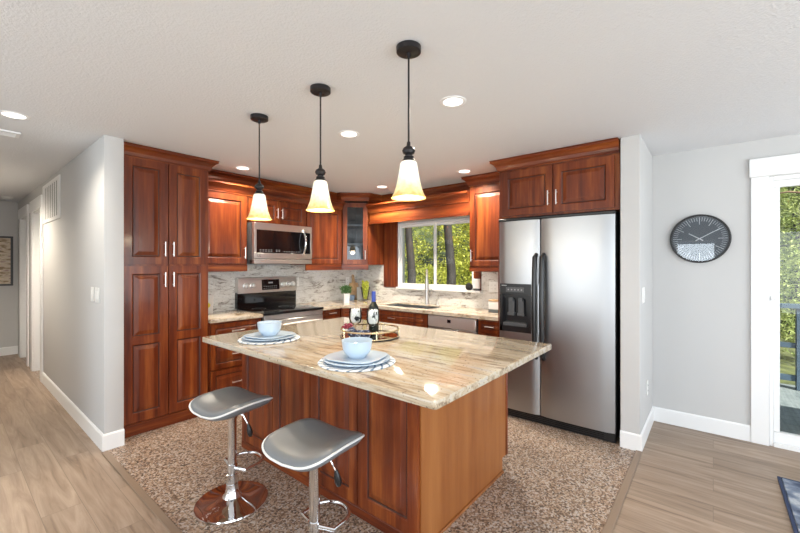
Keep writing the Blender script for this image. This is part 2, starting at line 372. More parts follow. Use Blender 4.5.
bm = B(); box(bm, HX1, XW+0.15, YW, YW+0.12, 0, H); structure('wall_left', bm, 'wall_paint', label='wall behind the range and tall cabinet', cat='wall')
# right wall: window opening and glazed door opening
WY0, WY1, WZ0, WZ1 = 2.29, 3.52, 1.125, 2.035
DY0, DY1, DZ1 = -2.25, -0.345, 2.15
bm = B()
box(bm, XW, XW+0.15, WY1, YW+0.12, 0, H); box(bm, XW, XW+0.15, WY0, WY1, 0, WZ0); box(bm, XW, XW+0.15, WY0, WY1, WZ1, H)
box(bm, XW, XW+0.15, DY1, WY0, 0, H); box(bm, XW, XW+0.15, DY0, DY1, DZ1, H); box(bm, XW, XW+0.15, -3.6, DY0, 0, H)
structure('wall_right', bm, 'wall_paint', label='pale grey wall with the kitchen window, the round clock and the glazed door', cat='wall')
bm = B(); box(bm, SX, XW, SY0, SY1, 0, H, 0.004); structure('wall_stub', bm, 'wall_paint', label='short pale grey wall end beside the refrigerator', cat='wall')
# hall wall with two doorways
A0, A1, B0, B1, OZ = 6.46, 7.12, 7.62, 8.30, 2.155
bm = B()
box(bm, HX0, HX1, HY, A0, 0, H, 0.006, 2); box(bm, HX0, HX1, A1, B0, 0, H); box(bm, HX0, HX1, B1, 8.72, 0, H)
box(bm, HX0, HX1, A0, A1, OZ, H); box(bm, HX0, HX1, B0, B1, OZ, H)
structure('wall_hall', bm, 'wall_paint', label='long grey hall wall with the return air grille', cat='wall')
bm = B(); box(bm, -0.6, 2.6, 8.72, 8.84, 0, H); structure('wall_far', bm, 'wall_paint', label='grey wall at the far end of the hall', cat='wall')
bm = B(); box(bm, -0.57, -0.45, HY, 8.72, 0, H); structure('wall_opposite', bm, 'wall_paint', label='hall wall facing the doorways', cat='wall')
bm = B(); box(bm, -3.0, -0.45, HY, HY+0.12, 0, H); structure('wall_side', bm, 'wall_paint', label='living area wall left of the hall', cat='wall')
bm = B()
for y0, y1 in ((-3.6,-2.95), (-1.05,-0.05), (0.71,1.65), (3.25,HY+0.12)): box(bm, -3.12, -3.0, y0, y1, 0, H)
for y0, y1, z0, z1 in ((-2.95,-1.05,0.35,2.25), (-0.05,0.71,0.10,2.02), (1.65,3.25,0.35,2.25)): box(bm, -3.12, -3.0, y0, y1, z1, H); box(bm, -3.12, -3.0, y0, y1, 0, z0)
structure('wall_back', bm, 'wall_paint', label='living area wall behind the viewpoint with a mirrored window and two added for light', cat='wall')
bm = B()
box(bm, -3.12, -2.6, -3.62, -3.5, 0, H); box(bm, -0.6, -0.1, -3.62, -3.5, 0, H); box(bm, 3.3, XW+0.15, -3.62, -3.5, 0, H)
for x0, x1 in ((-2.6,-0.6), (-0.1,3.3)): box(bm, x0, x1, -3.62, -3.5, 2.25, H); box(bm, x0, x1, -3.62, -3.5, 0, 0.35)
structure('wall_front', bm, 'wall_paint', label='living area wall with two wide windows added for fill light, facing the hall side', cat='wall')

def baseb(name, path, label):
    bm = B(); sweep(bm, path, [(0,0.0),(0.013,0.0),(0.013,0.118),(0.009,0.126),(0.004,0.130),(0,0.130)])
    structure(name, bm, 'white_trim', label=label, cat='baseboard', ang=25)
# travel direction chosen so that "right of travel" faces the room
baseb('baseboard_hall', [(HX0, A0-0.12), (HX0, HY), (HX1-0.002, HY)][::-1][::-1] if False else [(HX0, A0-0.12), (HX0, HY), (HX1, HY)], 'white baseboard along the hall wall and round its end')
baseb('baseboard_far', [(-0.45, 8.72), (HX0, 8.72)], 'white baseboard on the wall at the end of the hall')
baseb('baseboard_stub', [(SX, SY1), (SX, SY0), (XW, SY0), (XW, DY1+0.108)], 'white baseboard round the wall end and below the clock')

# hall doorways
for k, (y0, y1) in enumerate(((A0, A1), (B0, B1))):
    t = thing('door_%d' % (k+2), ['white panelled hall door nearer the grille', 'white hall door nearest the picture'][k], 'door', (HX0, y0, 0), kind='structure')
    w = y1 - y0
    simple_box('casing', 'white_trim', (-0.018, 0, -0.115, 0.0, 0, OZ+0.0), t, 0.003)
    simple_box('casing', 'white_trim', (-0.018, 0, w, w+0.115, 0, OZ+0.0), t, 0.003)
    simple_box('header', 'white_trim', (-0.026, 0, -0.125, w+0.125, OZ, OZ+0.15), t, 0.003)
    bm = B(); box(bm, 0.0, 0.14, 0.0, 0.012, 0, OZ); box(bm, 0.0, 0.14, w-0.012, w, 0, OZ); box(bm, 0, 0.14, 0.012, w-0.012, OZ-0.012, OZ); obj('jamb', bm, 'white_trim', t)
    s = simple_box('slab', 'white_trim', (0.075, 0.11, 0.014, w-0.014, 0.008, OZ-0.014), t, 0.003)
    bm = B(); lathe(bm, [(0.0,0.0),(0.012,0.0),(0.012,0.03),(0.026,0.04),(0.026,0.055),(0.0,0.062)], 14, (0,0,0)); kb = obj('knob', bm, 'nickel', s, (0.075, 0.07, 0.95)); kb.rotation_euler = (0, -PI/2, 0)

# kitchen window
t = thing('window_1', 'white framed sliding window over the sink with trees outside', 'window', (XW, WY0, WZ0), kind='structure')
wy, wz = WY1-WY0, WZ1-WZ0
bm = B(); fw = 0.030
box(bm, -0.012, 0.085, 0.0, wy, 0.0, fw, 0.004); box(bm, -0.012, 0.085, 0, wy, wz-fw, wz, 0.004); box(bm, -0.012, 0.085, 0, fw, fw, wz-fw, 0.004); box(bm, -0.012, 0.085, wy-fw, wy, fw, wz-fw, 0.004)
obj('frame', bm, 'white_trim', t)
for y0, y1, xo in ((fw, wy/2+0.03, 0.045), (wy/2-0.03, wy-fw, 0.012)):
    bm = B(); q = 0.027
    box(bm, xo, xo+0.028, y0, y1, fw, fw+q, 0.003); box(bm, xo, xo+0.028, y0, y1, wz-fw-q, wz-fw, 0.003); box(bm, xo, xo+0.028, y0, y0+q, fw+q, wz-fw-q, 0.003); box(bm, xo, xo+0.028, y1-q, y1, fw+q, wz-fw-q, 0.003)
    s = obj('sash', bm, 'white_trim', t)
    simple_box('pane', 'glass', (xo+0.012, xo+0.016, y0+q, y1-q, fw+q, wz-fw-q), s)
simple_box('sill', 'white_trim', (-0.06, -0.012, -0.112, wy, -0.022, 0.004), t, 0.004)
simple_box('wood_casing', 'cherry', (-0.028, -0.0005, wy+0.002, wy+0.262, -0.01, wz+0.15), t, 0.003)['label'] = 'wide cherry board left of the window'
simple_box('wood_casing', 'cherry', (-0.028, -0.0005, -0.105, -0.002, -0.01, wz+0.15), t, 0.003)['label'] = 'narrow cherry board right of the window'

# glazed door
t = thing('door_1', 'white framed glass patio door right of the round clock', 'door', (XW, DY1, 0), kind='structure')
simple_box('casing', 'white_trim', (-0.02, 0, 0.0, 0.108, 0, DZ1+0.005), t, 0.002)
simple_box('header', 'white_trim', (-0.03, 0, DY0-DY1-0.13, 0.118, DZ1+0.005, DZ1+0.155), t, 0.003)
bm = B(); wd = DY1-DY0
box(bm, 0.0, 0.14, -0.028, 0.0, 0.0, DZ1, 0.003); box(bm, 0.0, 0.14, -wd, -wd+0.028, 0, DZ1, 0.003); box(bm, 0, 0.14, -wd+0.028, -0.028, DZ1-0.03, DZ1); box(bm, -0.01, 0.14, -wd+0.028, -0.028, 0, 0.03)
obj('frame', bm, 'white_trim', t)
for y1, y0, xo in ((-0.028, -wd/2-0.02, 0.02), (-wd/2+0.02, -wd+0.028, 0.07)):
    bm = B(); q = 0.036
    box(bm, xo, xo+0.04, y0, y1, 0.03, 0.115, 0.003); box(bm, xo, xo+0.04, y0, y1, DZ1-0.085, DZ1-0.03, 0.003); box(bm, xo, xo+0.04, y0, y0+q, 0.115, DZ1-0.085, 0.003); box(bm, xo, xo+0.04, y1-q, y1, 0.115, DZ1-0.085, 0.003)
    s = obj('sash', bm, 'white_trim', t); simple_box('pane', 'glass', (xo+0.017, xo+0.023, y0+q, y1-q, 0.115, DZ1-0.085), s)
bm = B(); box(bm, -0.012, 0.02, -0.022, -0.010, 1.16, 1.20, 0.003); box(bm, -0.016, -0.008, -0.045, -0.008, 1.172, 1.186, 0.002); obj('latch', bm, 'white_trim', t)
# windows behind the viewpoint; only the clock-mirrored one is known, others added for light
for k, (loc, rz, w, h, lab) in enumerate((((-3.12,-0.05,0.10), PI/2, 0.76, 1.92, 'tall narrow living area window mirrored in the clock'), ((-3.12,1.65,0.35), PI/2, 1.6, 1.9, 'added unseen window on the back wall toward the hall, for fill light'),
        ((-3.12,-2.95,0.35), PI/2, 1.9, 1.9, 'added unseen window on the back wall away from the hall, for fill light'), ((-2.6,-3.62,0.35), 0, 2.0, 1.9, 'narrower added window on the unseen front wall, for fill light'), ((-0.1,-3.62,0.35), 0, 3.4, 1.9, 'widest added window on the unseen front wall, for fill light'))):
    t = thing('window_%d' % (k+2), lab, 'window', loc, rz, kind='structure')
    bm = B(); sy = -1 if rz else 1
    ys = sorted((0.03*sy, 0.09*sy)); f = 0.06 if w > 1 else 0.035
    for x in ((0, w/2-f/2, w-f) if w > 1 else (0, w-f)): box(bm, x, x+f, ys[0], ys[1], f, h-f, 0.003)
    box(bm, 0, w, ys[0], ys[1], 0, f, 0.003); box(bm, 0, w, ys[0], ys[1], h-f, h, 0.003); obj('frame', bm, 'white_trim', t)

# ------------------------------------------------------------------ cabinetry
def panel(bm, x0, x1, z0, z1):
    # raised panel sunk into a frame: rings of (inset, depth); the groove carries the glaze
    rg = [(0,0),(0.006,0.006),(0.010,0.0105),(0.015,0.0108),(0.044,0.002),(0.048,0.001)]
    if min(x1-x0, z1-z0) < 0.10: rg = [(0,0),(0.004,0.005),(0.006,0.008),(0.009,0.008),(0.022,0.0015),(0.024,0.001)]
    R = []
    for i, d in rg: R.append([bm.verts.new(p) for p in ((x0+i,d,z0+i),(x1-i,d,z0+i),(x1-i,d,z1-i),(x0+i,d,z1-i))])
    for k in range(len(R)-1):
        for j in range(4):
            f = bm.faces.new((R[k][j], R[k][(j+1)%4], R[k+1][(j+1)%4], R[k+1][j])); f.material_index = 1 if k in (1,2) else 0
    bm.faces.new(R[-1])
def front(name, parent, x, z, w, h, st=0.058, splits=None, m='cherry', glass=False):
    bm = B(); T = 0.020
    zs = splits or [(st, h-st)]
    box(bm, 0, st, 0, T, 0, h); box(bm, w-st, w, 0, T, 0, h)
    edges = [0.0] + [v for a in zs for v in a] + [h]
    for i in range(0, len(edges), 2): box(bm, st, w-st, 0, T, edges[i], edges[i+1])
    if not glass:
        for a, b in zs: panel(bm, st, w-st, a, b)
        for a, b in zs: box(bm, st, w-st, 0.014, T-0.001, a, b)
    # rounded outer edge strip
    o = obj(name, bm, [m, 'glaze'], parent, (x, 0, z), smooth=False)
    return o
def pull(parent, x, z, L=0.13, vertical=True, m='nickel'):
    bm = B(); r = 0.0055; so = -0.03; h = L/2
    if vertical:
        tube(bm, [(0,so,-h),(0,so,h)], r, 8)
        for s in (-1,1): tube(bm, [(0,so,s*h*0.72),(0,0.0,s*h*0.72)], 0.0045, 8)
    else:
        tube(bm, [(-h,so,0),(h,so,0)], r, 8)
        for s in (-1,1): tube(bm, [(s*h*0.72,so,0),(s*h*0.72,0.0,0)], 0.0045, 8)
    return obj('handle', bm, m, parent, (x, 0, z))
CROWN = [(0,-0.105),(0.014,-0.105),(0.014,-0.092),(0.020,-0.088),(0.028,-0.062),(0.048,-0.036),(0.064,-0.026),(0.070,-0.022),(0.070,-0.006),(0.076,0.0),(0,0.0)]
def crown(parent, path, top, name='crown_moulding', k=1.0):
    bm = B(); sweep(bm, path, [(o*k, top + z*k) for o, z in CROWN]); return obj(name, bm, 'cherry_rail', parent, ang=20)
def cab(name, label, cat, loc, rotz, w, h, d, group=None, toe=0.0, rail=0.0):
    t = thing(name, label, cat, loc, rotz, group)
    bm = B(); box(bm, 0, w, 0.0205, d, toe, h, 0.002)
    if toe: box(bm, 0, w, 0.075, d, 0.0, toe)
    obj('body', bm, 'cherry', t)
    if rail: 
        bm = B(); box(bm, 0.0, w, 0.006, 0.026, -rail, 0.002, 0.004); obj('light_rail', bm, 'cherry_rail', t)
    return t
R90 = -PI/2
WF = 4.05 - 0.02        # door front of the wall cabinets on the left wall
BF = 3.775              # door front of base cabinets there
# tall pantry
px0, px1 = 0.950, 1.668; pw = px1-px0
t = thing('pantry_cabinet', 'tall cherry pantry cabinet with four doors beside the hall wall', 'cabinet', (px0, BF, 0))
simple_box('body', 'cherry', (0, pw, 0.0205, YW-BF-0.002, 0.0, H-0.003), t, 0.002)
simple_box('base_board', 'cherry_rail', (0.0, pw, 0.006, 0.0205, 0.0, 0.10), t, 0.002)
dw = (pw-0.038)/2 - 0.004
for i in range(2):
    x = 0.022 + i*(dw+0.008)
    hx = dw-0.03 if i == 0 else 0.03
    d = front('door', t, x, 1.452, dw, 0.900, 0.062); pull(d, hx, 0.135)
    d = front('door', t, x, 0.108, dw, 1.328, 0.062, splits=[(0.075, 0.660), (0.725, 1.262)]); pull(d, hx, 1.328-0.12)
crown(t, [(0, 0.02), (pw, 0.02), (pw, 0.19)], H-0.004)
# left base cabinet with three drawers
t = cab('base_cabinet', 'cherry base cabinet with three drawers left of the range', 'cabinet', (1.672, BF, 0), 0, 0.553, 0.878, YW-BF-0.003, toe=0.10)
for z, h in ((0.695, 0.165), (0.415, 0.265), (0.115, 0.285)):
    d = front('drawer', t, 0.012, z, 0.529, h, 0.045); pull(d, 0.264, h/2, 0.13, False)
# right of the range
t = cab('base_cabinet', 'narrow cherry base cabinet between the range and the corner', 'cabinet', (3.046, BF, 0), 0, 0.310, 0.878, YW-BF-0.003, toe=0.10)
d = front('drawer', t, 0.012, 0.772, 0.286, 0.098, 0.028); pull(d, 0.143, 0.055, 0.11, False)
d = front('door', t, 0.012, 0.115, 0.286, 0.65); pull(d, 0.04, 0.46)
# corner base: diagonal front
cx0, cy0, cx1, cy1 = 3.36, BF, 3.618, 3.517
L_ = math.hypot(cx1-cx0, cy1-cy0)
t = thing('corner_base_cabinet', 'diagonal cherry base cabinet in the kitchen corner', 'cabinet', (cx0, cy0, 0), -PI/4)
bm = B()
def toloc(p):
    dx, dy = p[0]-cx0, p[1]-cy0; c = math.cos(PI/4); return (dx*c - dy*c, dx*c + dy*c)
prism(bm, [(0,0.0205),(L_,0.0205),toloc((XW-0.003,cy1)),toloc((XW-0.003,YW-0.003)),toloc((cx0,YW-0.003))], 0.0, 0.878)
obj('body', bm, 'cherry', t, smooth=False)
d = front('drawer', t, 0.012, 0.772, L_-0.024, 0.098, 0.028); pull(d, L_/2-0.01, 0.055, 0.11, False)
d = front('door', t, 0.012, 0.115, L_-0.024, 0.65); pull(d, 0.04, 0.46)
# sink base, drawer base (right wall)
XF = 3.618
t = thing('sink_cabinet', 'cherry sink base cabinet with a wide false drawer under the window', 'cabinet', (XF, 3.515, 0), R90)
bm = B(); sw = 3.515-2.562
box(bm, 0, 0.02, 0.0205, 0.60, 0.10, 0.878); box(bm, sw-0.02, sw, 0.0205, 0.60, 0.10, 0.878); box(bm, 0, sw, 0.0205, 0.60, 0.10, 0.13); box(bm, 0, sw, 0.0205, 0.04, 0.10, 0.878); box(bm, 0, sw, 0.59, 0.605, 0.1, 0.878); box(bm, 0, sw, 0.075, 0.09, 0, 0.10)
obj('body', bm, 'cherry', t, smooth=False)
d = front('drawer', t, 0.012, 0.695, sw-0.024, 0.165, 0.045); pull(d, sw*0.42, 0.083, 0.11, False)
for i in range(2):
    d = front('door', t, 0.012+i*(sw/2-0.010), 0.115, sw/2-0.014, 0.57); pull(d, (sw/2-0.05) if i == 0 else 0.035, 0.46)
t = cab('base_cabinet', 'narrow cherry base cabinet between the dishwasher and the refrigerator', 'cabinet', (XF, 1.925, 0), R90, 0.292, 0.878, 0.605, toe=0.10)
d = front('drawer', t, 0.012, 0.735, 0.276, 0.125, 0.035); pull(d, 0.138, 0.07, 0.10, False)
d = front('door', t, 0.012, 0.115, 0.276, 0.61); pull(d, 0.035, 0.50)

# wall cabinets, left wall
UZ, UT = 1.448, 2.25
t = cab('wall_cabinet', 'cherry wall cabinet between the pantry and the microwave', 'cabinet', (1.672, WF, UZ), 0, 0.532, UT-UZ, YW-WF-0.003, rail=0.075)
d = front('door', t, 0.012, 0.012, 0.508, 0.748); pull(d, 0.478, 0.12)
t = cab('wall_cabinet', 'short two door cherry cabinet above the microwave', 'cabinet', (2.207, WF, 1.925), 0, 0.787, UT-1.925, YW-WF-0.003)
for i in range(2):
    d = front('door', t, 0.008+i*0.388, 0.008, 0.382, 0.268, 0.05); pull(d, 0.356 if i == 0 else 0.03, 0.125, 0.12)
t = cab('wall_cabinet', 'cherry wall cabinet between the microwave and the glass corner cabinet', 'cabinet', (2.998, WF, UZ), 0, 0.614, UT-UZ, YW-WF-0.003, rail=0.075)
d = front('door', t, 0.012, 0.012, 0.588, 0.748); pull(d, 0.035, 0.12)
t = thing('crown_moulding', 'long cherry crown moulding on the wall cabinets over the microwave', 'moulding', (0,0,0))
bm = B(); sweep(bm, [(1.672, WF+0.02), (3.612, WF+0.02)], [(o*1.2, 2.325+z) for o, z in CROWN]); obj('profile', bm, 'cherry_rail', t, ang=20)
simple_box('frieze_board', 'cherry_rail', (1.672, 3.612, WF+0.021, WF+0.04, UT+0.001, 2.322), t)
t = thing('crown_moulding', 'cherry crown moulding at the ceiling behind the microwave wall cabinets', 'moulding', (0,0,0))
bm = B(); sweep(bm, [(1.672, 4.15), (3.622, 4.15)], [(o*0.95, H-0.003+z*0.95) for o, z in CROWN]); obj('profile', bm, 'cherry_rail', t, ang=20)
simple_box('backing_board', 'cherry_rail', (1.672, 3.622, 4.151, 4.19, 2.26, H-0.003), t)

# glass corner cabinet
ax, ay, bx, by = 3.622, WF+0.02, 3.885, 3.787
La = math.hypot(bx-ax, by-ay)
rz = math.atan2(by-ay, bx-ax)
t = thing('corner_wall_cabinet', 'diagonal corner wall cabinet with a glass door', 'cabinet', (ax, ay, UZ-0.004), rz)
def tl(p):
    dx, dy = p[0]-ax, p[1]-ay; c, s = math.cos(-rz), math.sin(-rz); return (dx*c - dy*s, dx*s + dy*c)
hc = H-0.004-UZ+0.004; P0, P1, P2, P3, P4 = (0,0.02), (La,0.02), tl((XW-0.003,by)), tl((XW-0.003,YW-0.003)), tl((ax,YW-0.003))
bm = B(); prism(bm, [P0,P1,P2,P3,P4], 0, 0.02); prism(bm, [P0,P1,P2,P3,P4], hc-0.10, hc)
def wallp(bm, a, b, th, z0, z1):
    a, b = Vector(a), Vector(b); d = (b-a).normalized(); n = Vector((-d.y, d.x))*th
    prism(bm, [tuple(a), tuple(b), tuple(b+n), tuple(a+n)], z0, z1)
for a, b in ((P1,P2),(P2,P3),(P3,P4),(P4,P0)): wallp(bm, a, b, 0.016, 0.02, hc-0.10)
obj('body', bm, 'cherry', t, smooth=False)
bm = B(); box(bm, 0.0, La, 0.006, 0.026, -0.07, 0.001, 0.003); obj('light_rail', bm, 'cherry_rail', t)
for z in (0.29, 0.56):
    bm = B(); q = [(0.03,0.05),(La-0.03,0.05)] + [tuple(Vector(p)*0.93+Vector(((P0[0]+P1[0])/2*0.07, 0.02))) for p in (P2,P3,P4)]
    prism(bm, q, z, z+0.018); obj('shelf', bm, 'white_trim', t)
bm = B(); wallp(bm, tuple(Vector(P2)+Vector((-0.02,0.0))), tuple(Vector(P3)+Vector((0,-0.03))), 0.006, 0.025, hc-0.11); wallp(bm, tuple(Vector(P3)+Vector((0,-0.03))), tuple(Vector(P4)+Vector((0.02,0))), 0.006, 0.025, hc-0.11); obj('lining', bm, 'grey_lining', t, smooth=False)
d = front('door', t, 0.012, 0.012, La-0.024, 0.865, 0.062, glass=True); pull(d, La-0.055, 0.13)
simple_box('pane', 'glass_smoke', (0.06, La-0.024-0.06, 0.008, 0.012, 0.06, 0.805), d)
pc = [tl((ax+0.0, ay+0.10)), (0,0.012), (La,0.012), tl((XW-0.085, by))]
crown(t, pc, hc+0.000)

# right wall: upper cabinet, valance, ceiling crown
UF = 3.885
t = cab('wall_cabinet', 'cherry wall cabinet between the window and the refrigerator', 'cabinet', (UF, 2.172, UZ-0.03), R90, 0.550, H-0.004-UZ+0.03, XW-UF-0.003, rail=0.05)
d = front('door', t, 0.010, 0.012, 0.53, 0.885); pull(d, 0.03, 0.12)
crown(t, [(0, 0.24), (0, 0.02), (0.470, 0.02)], H-0.004-UZ+0.03)
t = thing('window_valance', 'cherry valance board with crown over the sink window', 'valance', (UF+0.012, 3.783, 2.02), R90)
vw = 3.783-2.174
simple_box('board', 'cherry_rail', (0, vw, 0.01, 0.03, 0.0, 0.270), t, 0.002)
simple_box('bottom_trim', 'cherry_rail', (0, vw, -0.006, 0.0095, 0.0, 0.032), t, 0.003)
crown(t, [(0, 0.01), (vw, 0.01)], 0.278, k=1.15)
t = thing('crown_moulding', 'cherry crown moulding at the ceiling above the sink window', 'moulding', (0,0,0))
bm = B(); sweep(bm, [(4.165, 3.78), (4.165, 2.174)], [(o*0.95, H-0.003+z*0.95) for o, z in CROWN]); obj('profile', bm, 'cherry_rail', t, ang=20)
simple_box('backing_board', 'cherry_rail', (4.166, XW-0.002, 2.174, 3.78, 2.20, H-0.003), t)
# refrigerator cabinet
FY0, FY1 = 0.592, 1.606
t = cab('refrigerator_cabinet', 'deep two door cherry cabinet above the refrigerator', 'cabinet', (3.47, FY1+0.008, 1.893), R90, FY1-FY0+0.02, H-0.004-1.893, XW-3.47-0.003)
fw2 = (FY1-FY0+0.02)
for i in range(2):
    d = front('door', t, 0.030+i*(0.488), 0.020, 0.480, 0.42, 0.062); pull(d, 0.447 if i == 0 else 0.03, 0.13, 0.13)
bm = B(); sweep(bm, [(0, 0.29), (0, 0.02), (fw2-0.002, 0.02)], [(o, H-0.004-1.893+z) for o, z in CROWN]); obj('crown_moulding', bm, 'cherry_rail', t, ang=20)
t = tag(simple_box('refrigerator_side_panel', 'cherry', (3.49, XW-0.003, FY1+0.002, FY1+0.022, 0.0, 1.891), bev=0.001), 'tall cherry end panel on the left side of the refrigerator', 'panel')

# counters, backsplash, sink
bm = B(); box(bm, 1.672, 2.223, 3.745, YW-0.022, 0.8785, 0.915, 0.004, 2); tag(obj('countertop', bm, 'granite_counter'), 'short granite countertop between the pantry and the range', 'countertop')
bm = B(); z0, z1 = 0.8785, 0.915
prism(bm, [(3.043,YW-0.022),(3.043,3.745),(3.348,3.745),(3.588,3.505),(3.588,3.40),(XW-0.022,3.40),(XW-0.022,YW-0.022)], z0, z1)
box(bm, 3.588, 3.72, 2.62, 3.40, z0, z1); box(bm, 4.07, XW-0.022, 2.62, 3.40, z0, z1); box(bm, 3.588, XW-0.022, 1.632, 2.62, z0, z1)
tag(obj('countertop', bm, 'granite_counter', smooth=False), 'granite corner countertop running past the sink to the refrigerator', 'countertop')
bm = B(); box(bm, 1.672, XW-0.021, YW-0.0205, YW-0.0015, 0.90, 1.44); tag(obj('backsplash', bm, 'granite_splash'), 'pale veined stone backsplash behind the range', 'backsplash')
bm = B(); box(bm, XW-0.0205, XW-0.0015, 1.618, YW-0.021, 0.90, 1.100); box(bm, XW-0.0205, XW-0.0015, 3.738, YW-0.021, 1.100, 1.44); box(bm, XW-0.0205, XW-0.0015, 1.618, 2.183, 1.100, 1.44)
tag(obj('backsplash', bm, 'granite_splash'), 'pale veined stone backsplash below the window', 'backsplash')
bm = B()
for y0, y1 in ((2.622, 3.0), (3.02, 3.398)):
    box(bm, 3.722, 3.727, y0, y1, 0.70, 0.905); box(bm, 4.063, 4.068, y0, y1, 0.70, 0.905); box(bm, 3.722, 4.068, y0, y0+0.005, 0.70, 0.905); box(bm, 3.722, 4.068, y1-0.005, y1, 0.70, 0.905); box(bm, 3.722, 4.068, y0, y1, 0.695, 0.70)
tag(obj('sink', bm, 'steel', smooth=False), 'stainless double bowl sink set under the window', 'sink')
t = thing('faucet', 'tall brushed nickel pull-down faucet behind the sink', 'faucet', (4.135, 2.945, 0.9155), math.radians(35))
bm = B(); lathe(bm, [(0.0,0.0),(0.028,0.0),(0.028,0.008),(0.025,0.02),(0.025,0.20),(0.0,0.205)], 16); obj('body', bm, 'steel_warm', t)
bm = B(); pts = [(0,0,0.19),(0,0,0.34)] + [(-0.085+0.085*math.cos(a), 0, 0.36+0.10*math.sin(a)) for a in [PI*k/10 for k in range(0,11)]] + [(-0.17,0,0.33)]
tube(bm, pts, 0.015, 10); obj('spout', bm, 'steel_warm', t)
bm = B(); tube(bm, [(-0.17,0,0.345),(-0.17,0,0.22)], [0.021,0.026], 12); obj('spray_head', bm, 'steel_warm', t)
bm = B(); tube(bm, [(0,-0.015,0.13),(0,-0.05,0.13)], 0.013, 10); tube(bm, [(0,-0.05,0.13),(-0.01,-0.065,0.21)], [0.008,0.005], 8); obj('lever', bm, 'steel_warm', t)
t = thing('soap_dispenser', 'small nickel soap dispenser right of the faucet', 'dispenser', (4.12, 2.76, 0.9155))
bm = B(); lathe(bm, [(0.0,0.0),(0.019,0.0),(0.019,0.006),(0.011,0.012),(0.011,0.055),(0.0,0.056)], 12); obj('body', bm, 'nickel', t)
bm = B(); tube(bm, [(0,0,0.05),(0,0,0.075),(-0.02,0,0.085),(-0.06,0,0.078)], 0.006, 8); obj('nozzle', bm, 'nickel', t)

# ------------------------------------------------------------------ appliances
# range
rx, rw = 2.228, 0.810
t = thing('range', 'stainless range with a black glass cooktop', 'range', (rx, 3.755, 0))
simple_box('body', 'black_plastic', (0.0, rw, 0.02, 0.60, 0.04, 0.895), t, 0.003)
bm = B(); box(bm, -0.003, rw+0.003, -0.022, 0.575, 0.896, 0.922, 0.006, 2); ct = obj('cooktop', bm, 'black_gloss', t)
for x, y, r in ((0.20,0.16,0.105),(0.58,0.15,0.085),(0.20,0.43,0.08),(0.58,0.43,0.095)):
    bm = B(); lathe(bm, [(r-0.003,0.9222),(r-0.003,0.9228),(r,0.9228),(r,0.9222)], 36, (x,y,0)); obj('burner_ring', bm, 'dark_grey', ct)
bm = B(); prism(bm, [(0,0.555),(rw,0.555),(rw,0.612),(0,0.612)], 0.922, 1.115); prism(bm, [(0.004,0.61),(rw,0.61),(rw,0.613),(0.0,0.613)], 0.922, 1.28); obj('backguard', bm, 'black_gloss', t, smooth=False)
bm = B(); ys = [(0.530,1.105),(0.548,1.285),(0.575,1.293),(0.610,1.290),(0.610,1.105)]
vs = [[bm.verts.new((x,y,z)) for y,z in ys] for x in (0.0, rw)]
for i in range(5): bm.faces.new((vs[0][i],vs[0][(i+1)%5],vs[1][(i+1)%5],vs[1][i]))
bm.faces.new(vs[0]); bm.faces.new(vs[1][::-1]); cp = obj('control_panel', bm, 'steel_warm', t, smooth=False)
def slanty(z): return 0.530 + (z-1.105)*0.1
bm = B(); x0, x1 = rw*0.375, rw*0.675
vv = [bm.verts.new(p) for p in ((x0,slanty(1.135)-0.003,1.135),(x1,slanty(1.135)-0.003,1.135),(x1,slanty(1.262)-0.003,1.262),(x0,slanty(1.262)-0.003,1.262),(x0,slanty(1.135)+0.004,1.135),(x1,slanty(1.135)+0.004,1.135),(x1,slanty(1.262)+0.004,1.262),(x0,slanty(1.262)+0.004,1.262))]
for f in ((0,1,2,3),(7,6,5,4),(0,4,5,1),(1,5,6,2),(2,6,7,3),(3,7,4,0)): bm.faces.new([vv[i] for i in f])
dp = obj('display', bm, 'black_gloss', cp, smooth=False)
for i in range(7):
    for j in range(2): simple_box('key_mark', 'mark_white', (x0+0.02+i*0.028, x0+0.034+i*0.028, slanty(1.155)-0.006, slanty(1.155), 1.15+j*0.025, 1.157+j*0.025), cp, smooth=False)
simple_box('clock_readout', 'mark_white', (x0+0.09, x0+0.15, slanty(1.22)-0.006, slanty(1.22), 1.212, 1.232), cp, smooth=False)
for fx in (0.115, 0.225, 0.745, 0.835, 0.925):
    bm = B(); lathe(bm, [(0.034,0.0),(0.034,0.004),(0.028,0.006),(0.026,0.028),(0.022,0.032),(0.0,0.032)], 20, (0,0,0), 'y'); box(bm, -0.004, 0.004, -0.038, -0.03, -0.024, 0.024, 0.002)
    obj('knob', bm, 'nickel', cp, (rw*fx, slanty(1.195)-0.001, 1.195))
bm = B(); box(bm, 0.006, rw-0.006, -0.012, 0.02, 0.835, 0.893, 0.004); obj('front_trim', bm, 'steel_warm', t)
bm = B(); box(bm, 0.006, rw-0.006, -0.018, 0.02, 0.27, 0.83, 0.006); dr = obj('oven_door', bm, 'steel_warm', t)
simple_box('door_window', 'black_gloss', (0.12, rw-0.12, -0.0205, -0.016, 0.40, 0.70), dr)
bm = B(); tube(bm, [(0.05,-0.055,0.775),(rw-0.05,-0.055,0.775)], 0.014, 12)
for x in (0.07, rw-0.07): tube(bm, [(x,-0.055,0.775),(x,-0.015,0.775)], 0.010, 10)
obj('handle', bm, 'steel_warm', dr)
simple_box('drawer', 'steel_warm', (0.006, rw-0.006, -0.014, 0.02, 0.07, 0.26), t, 0.006)

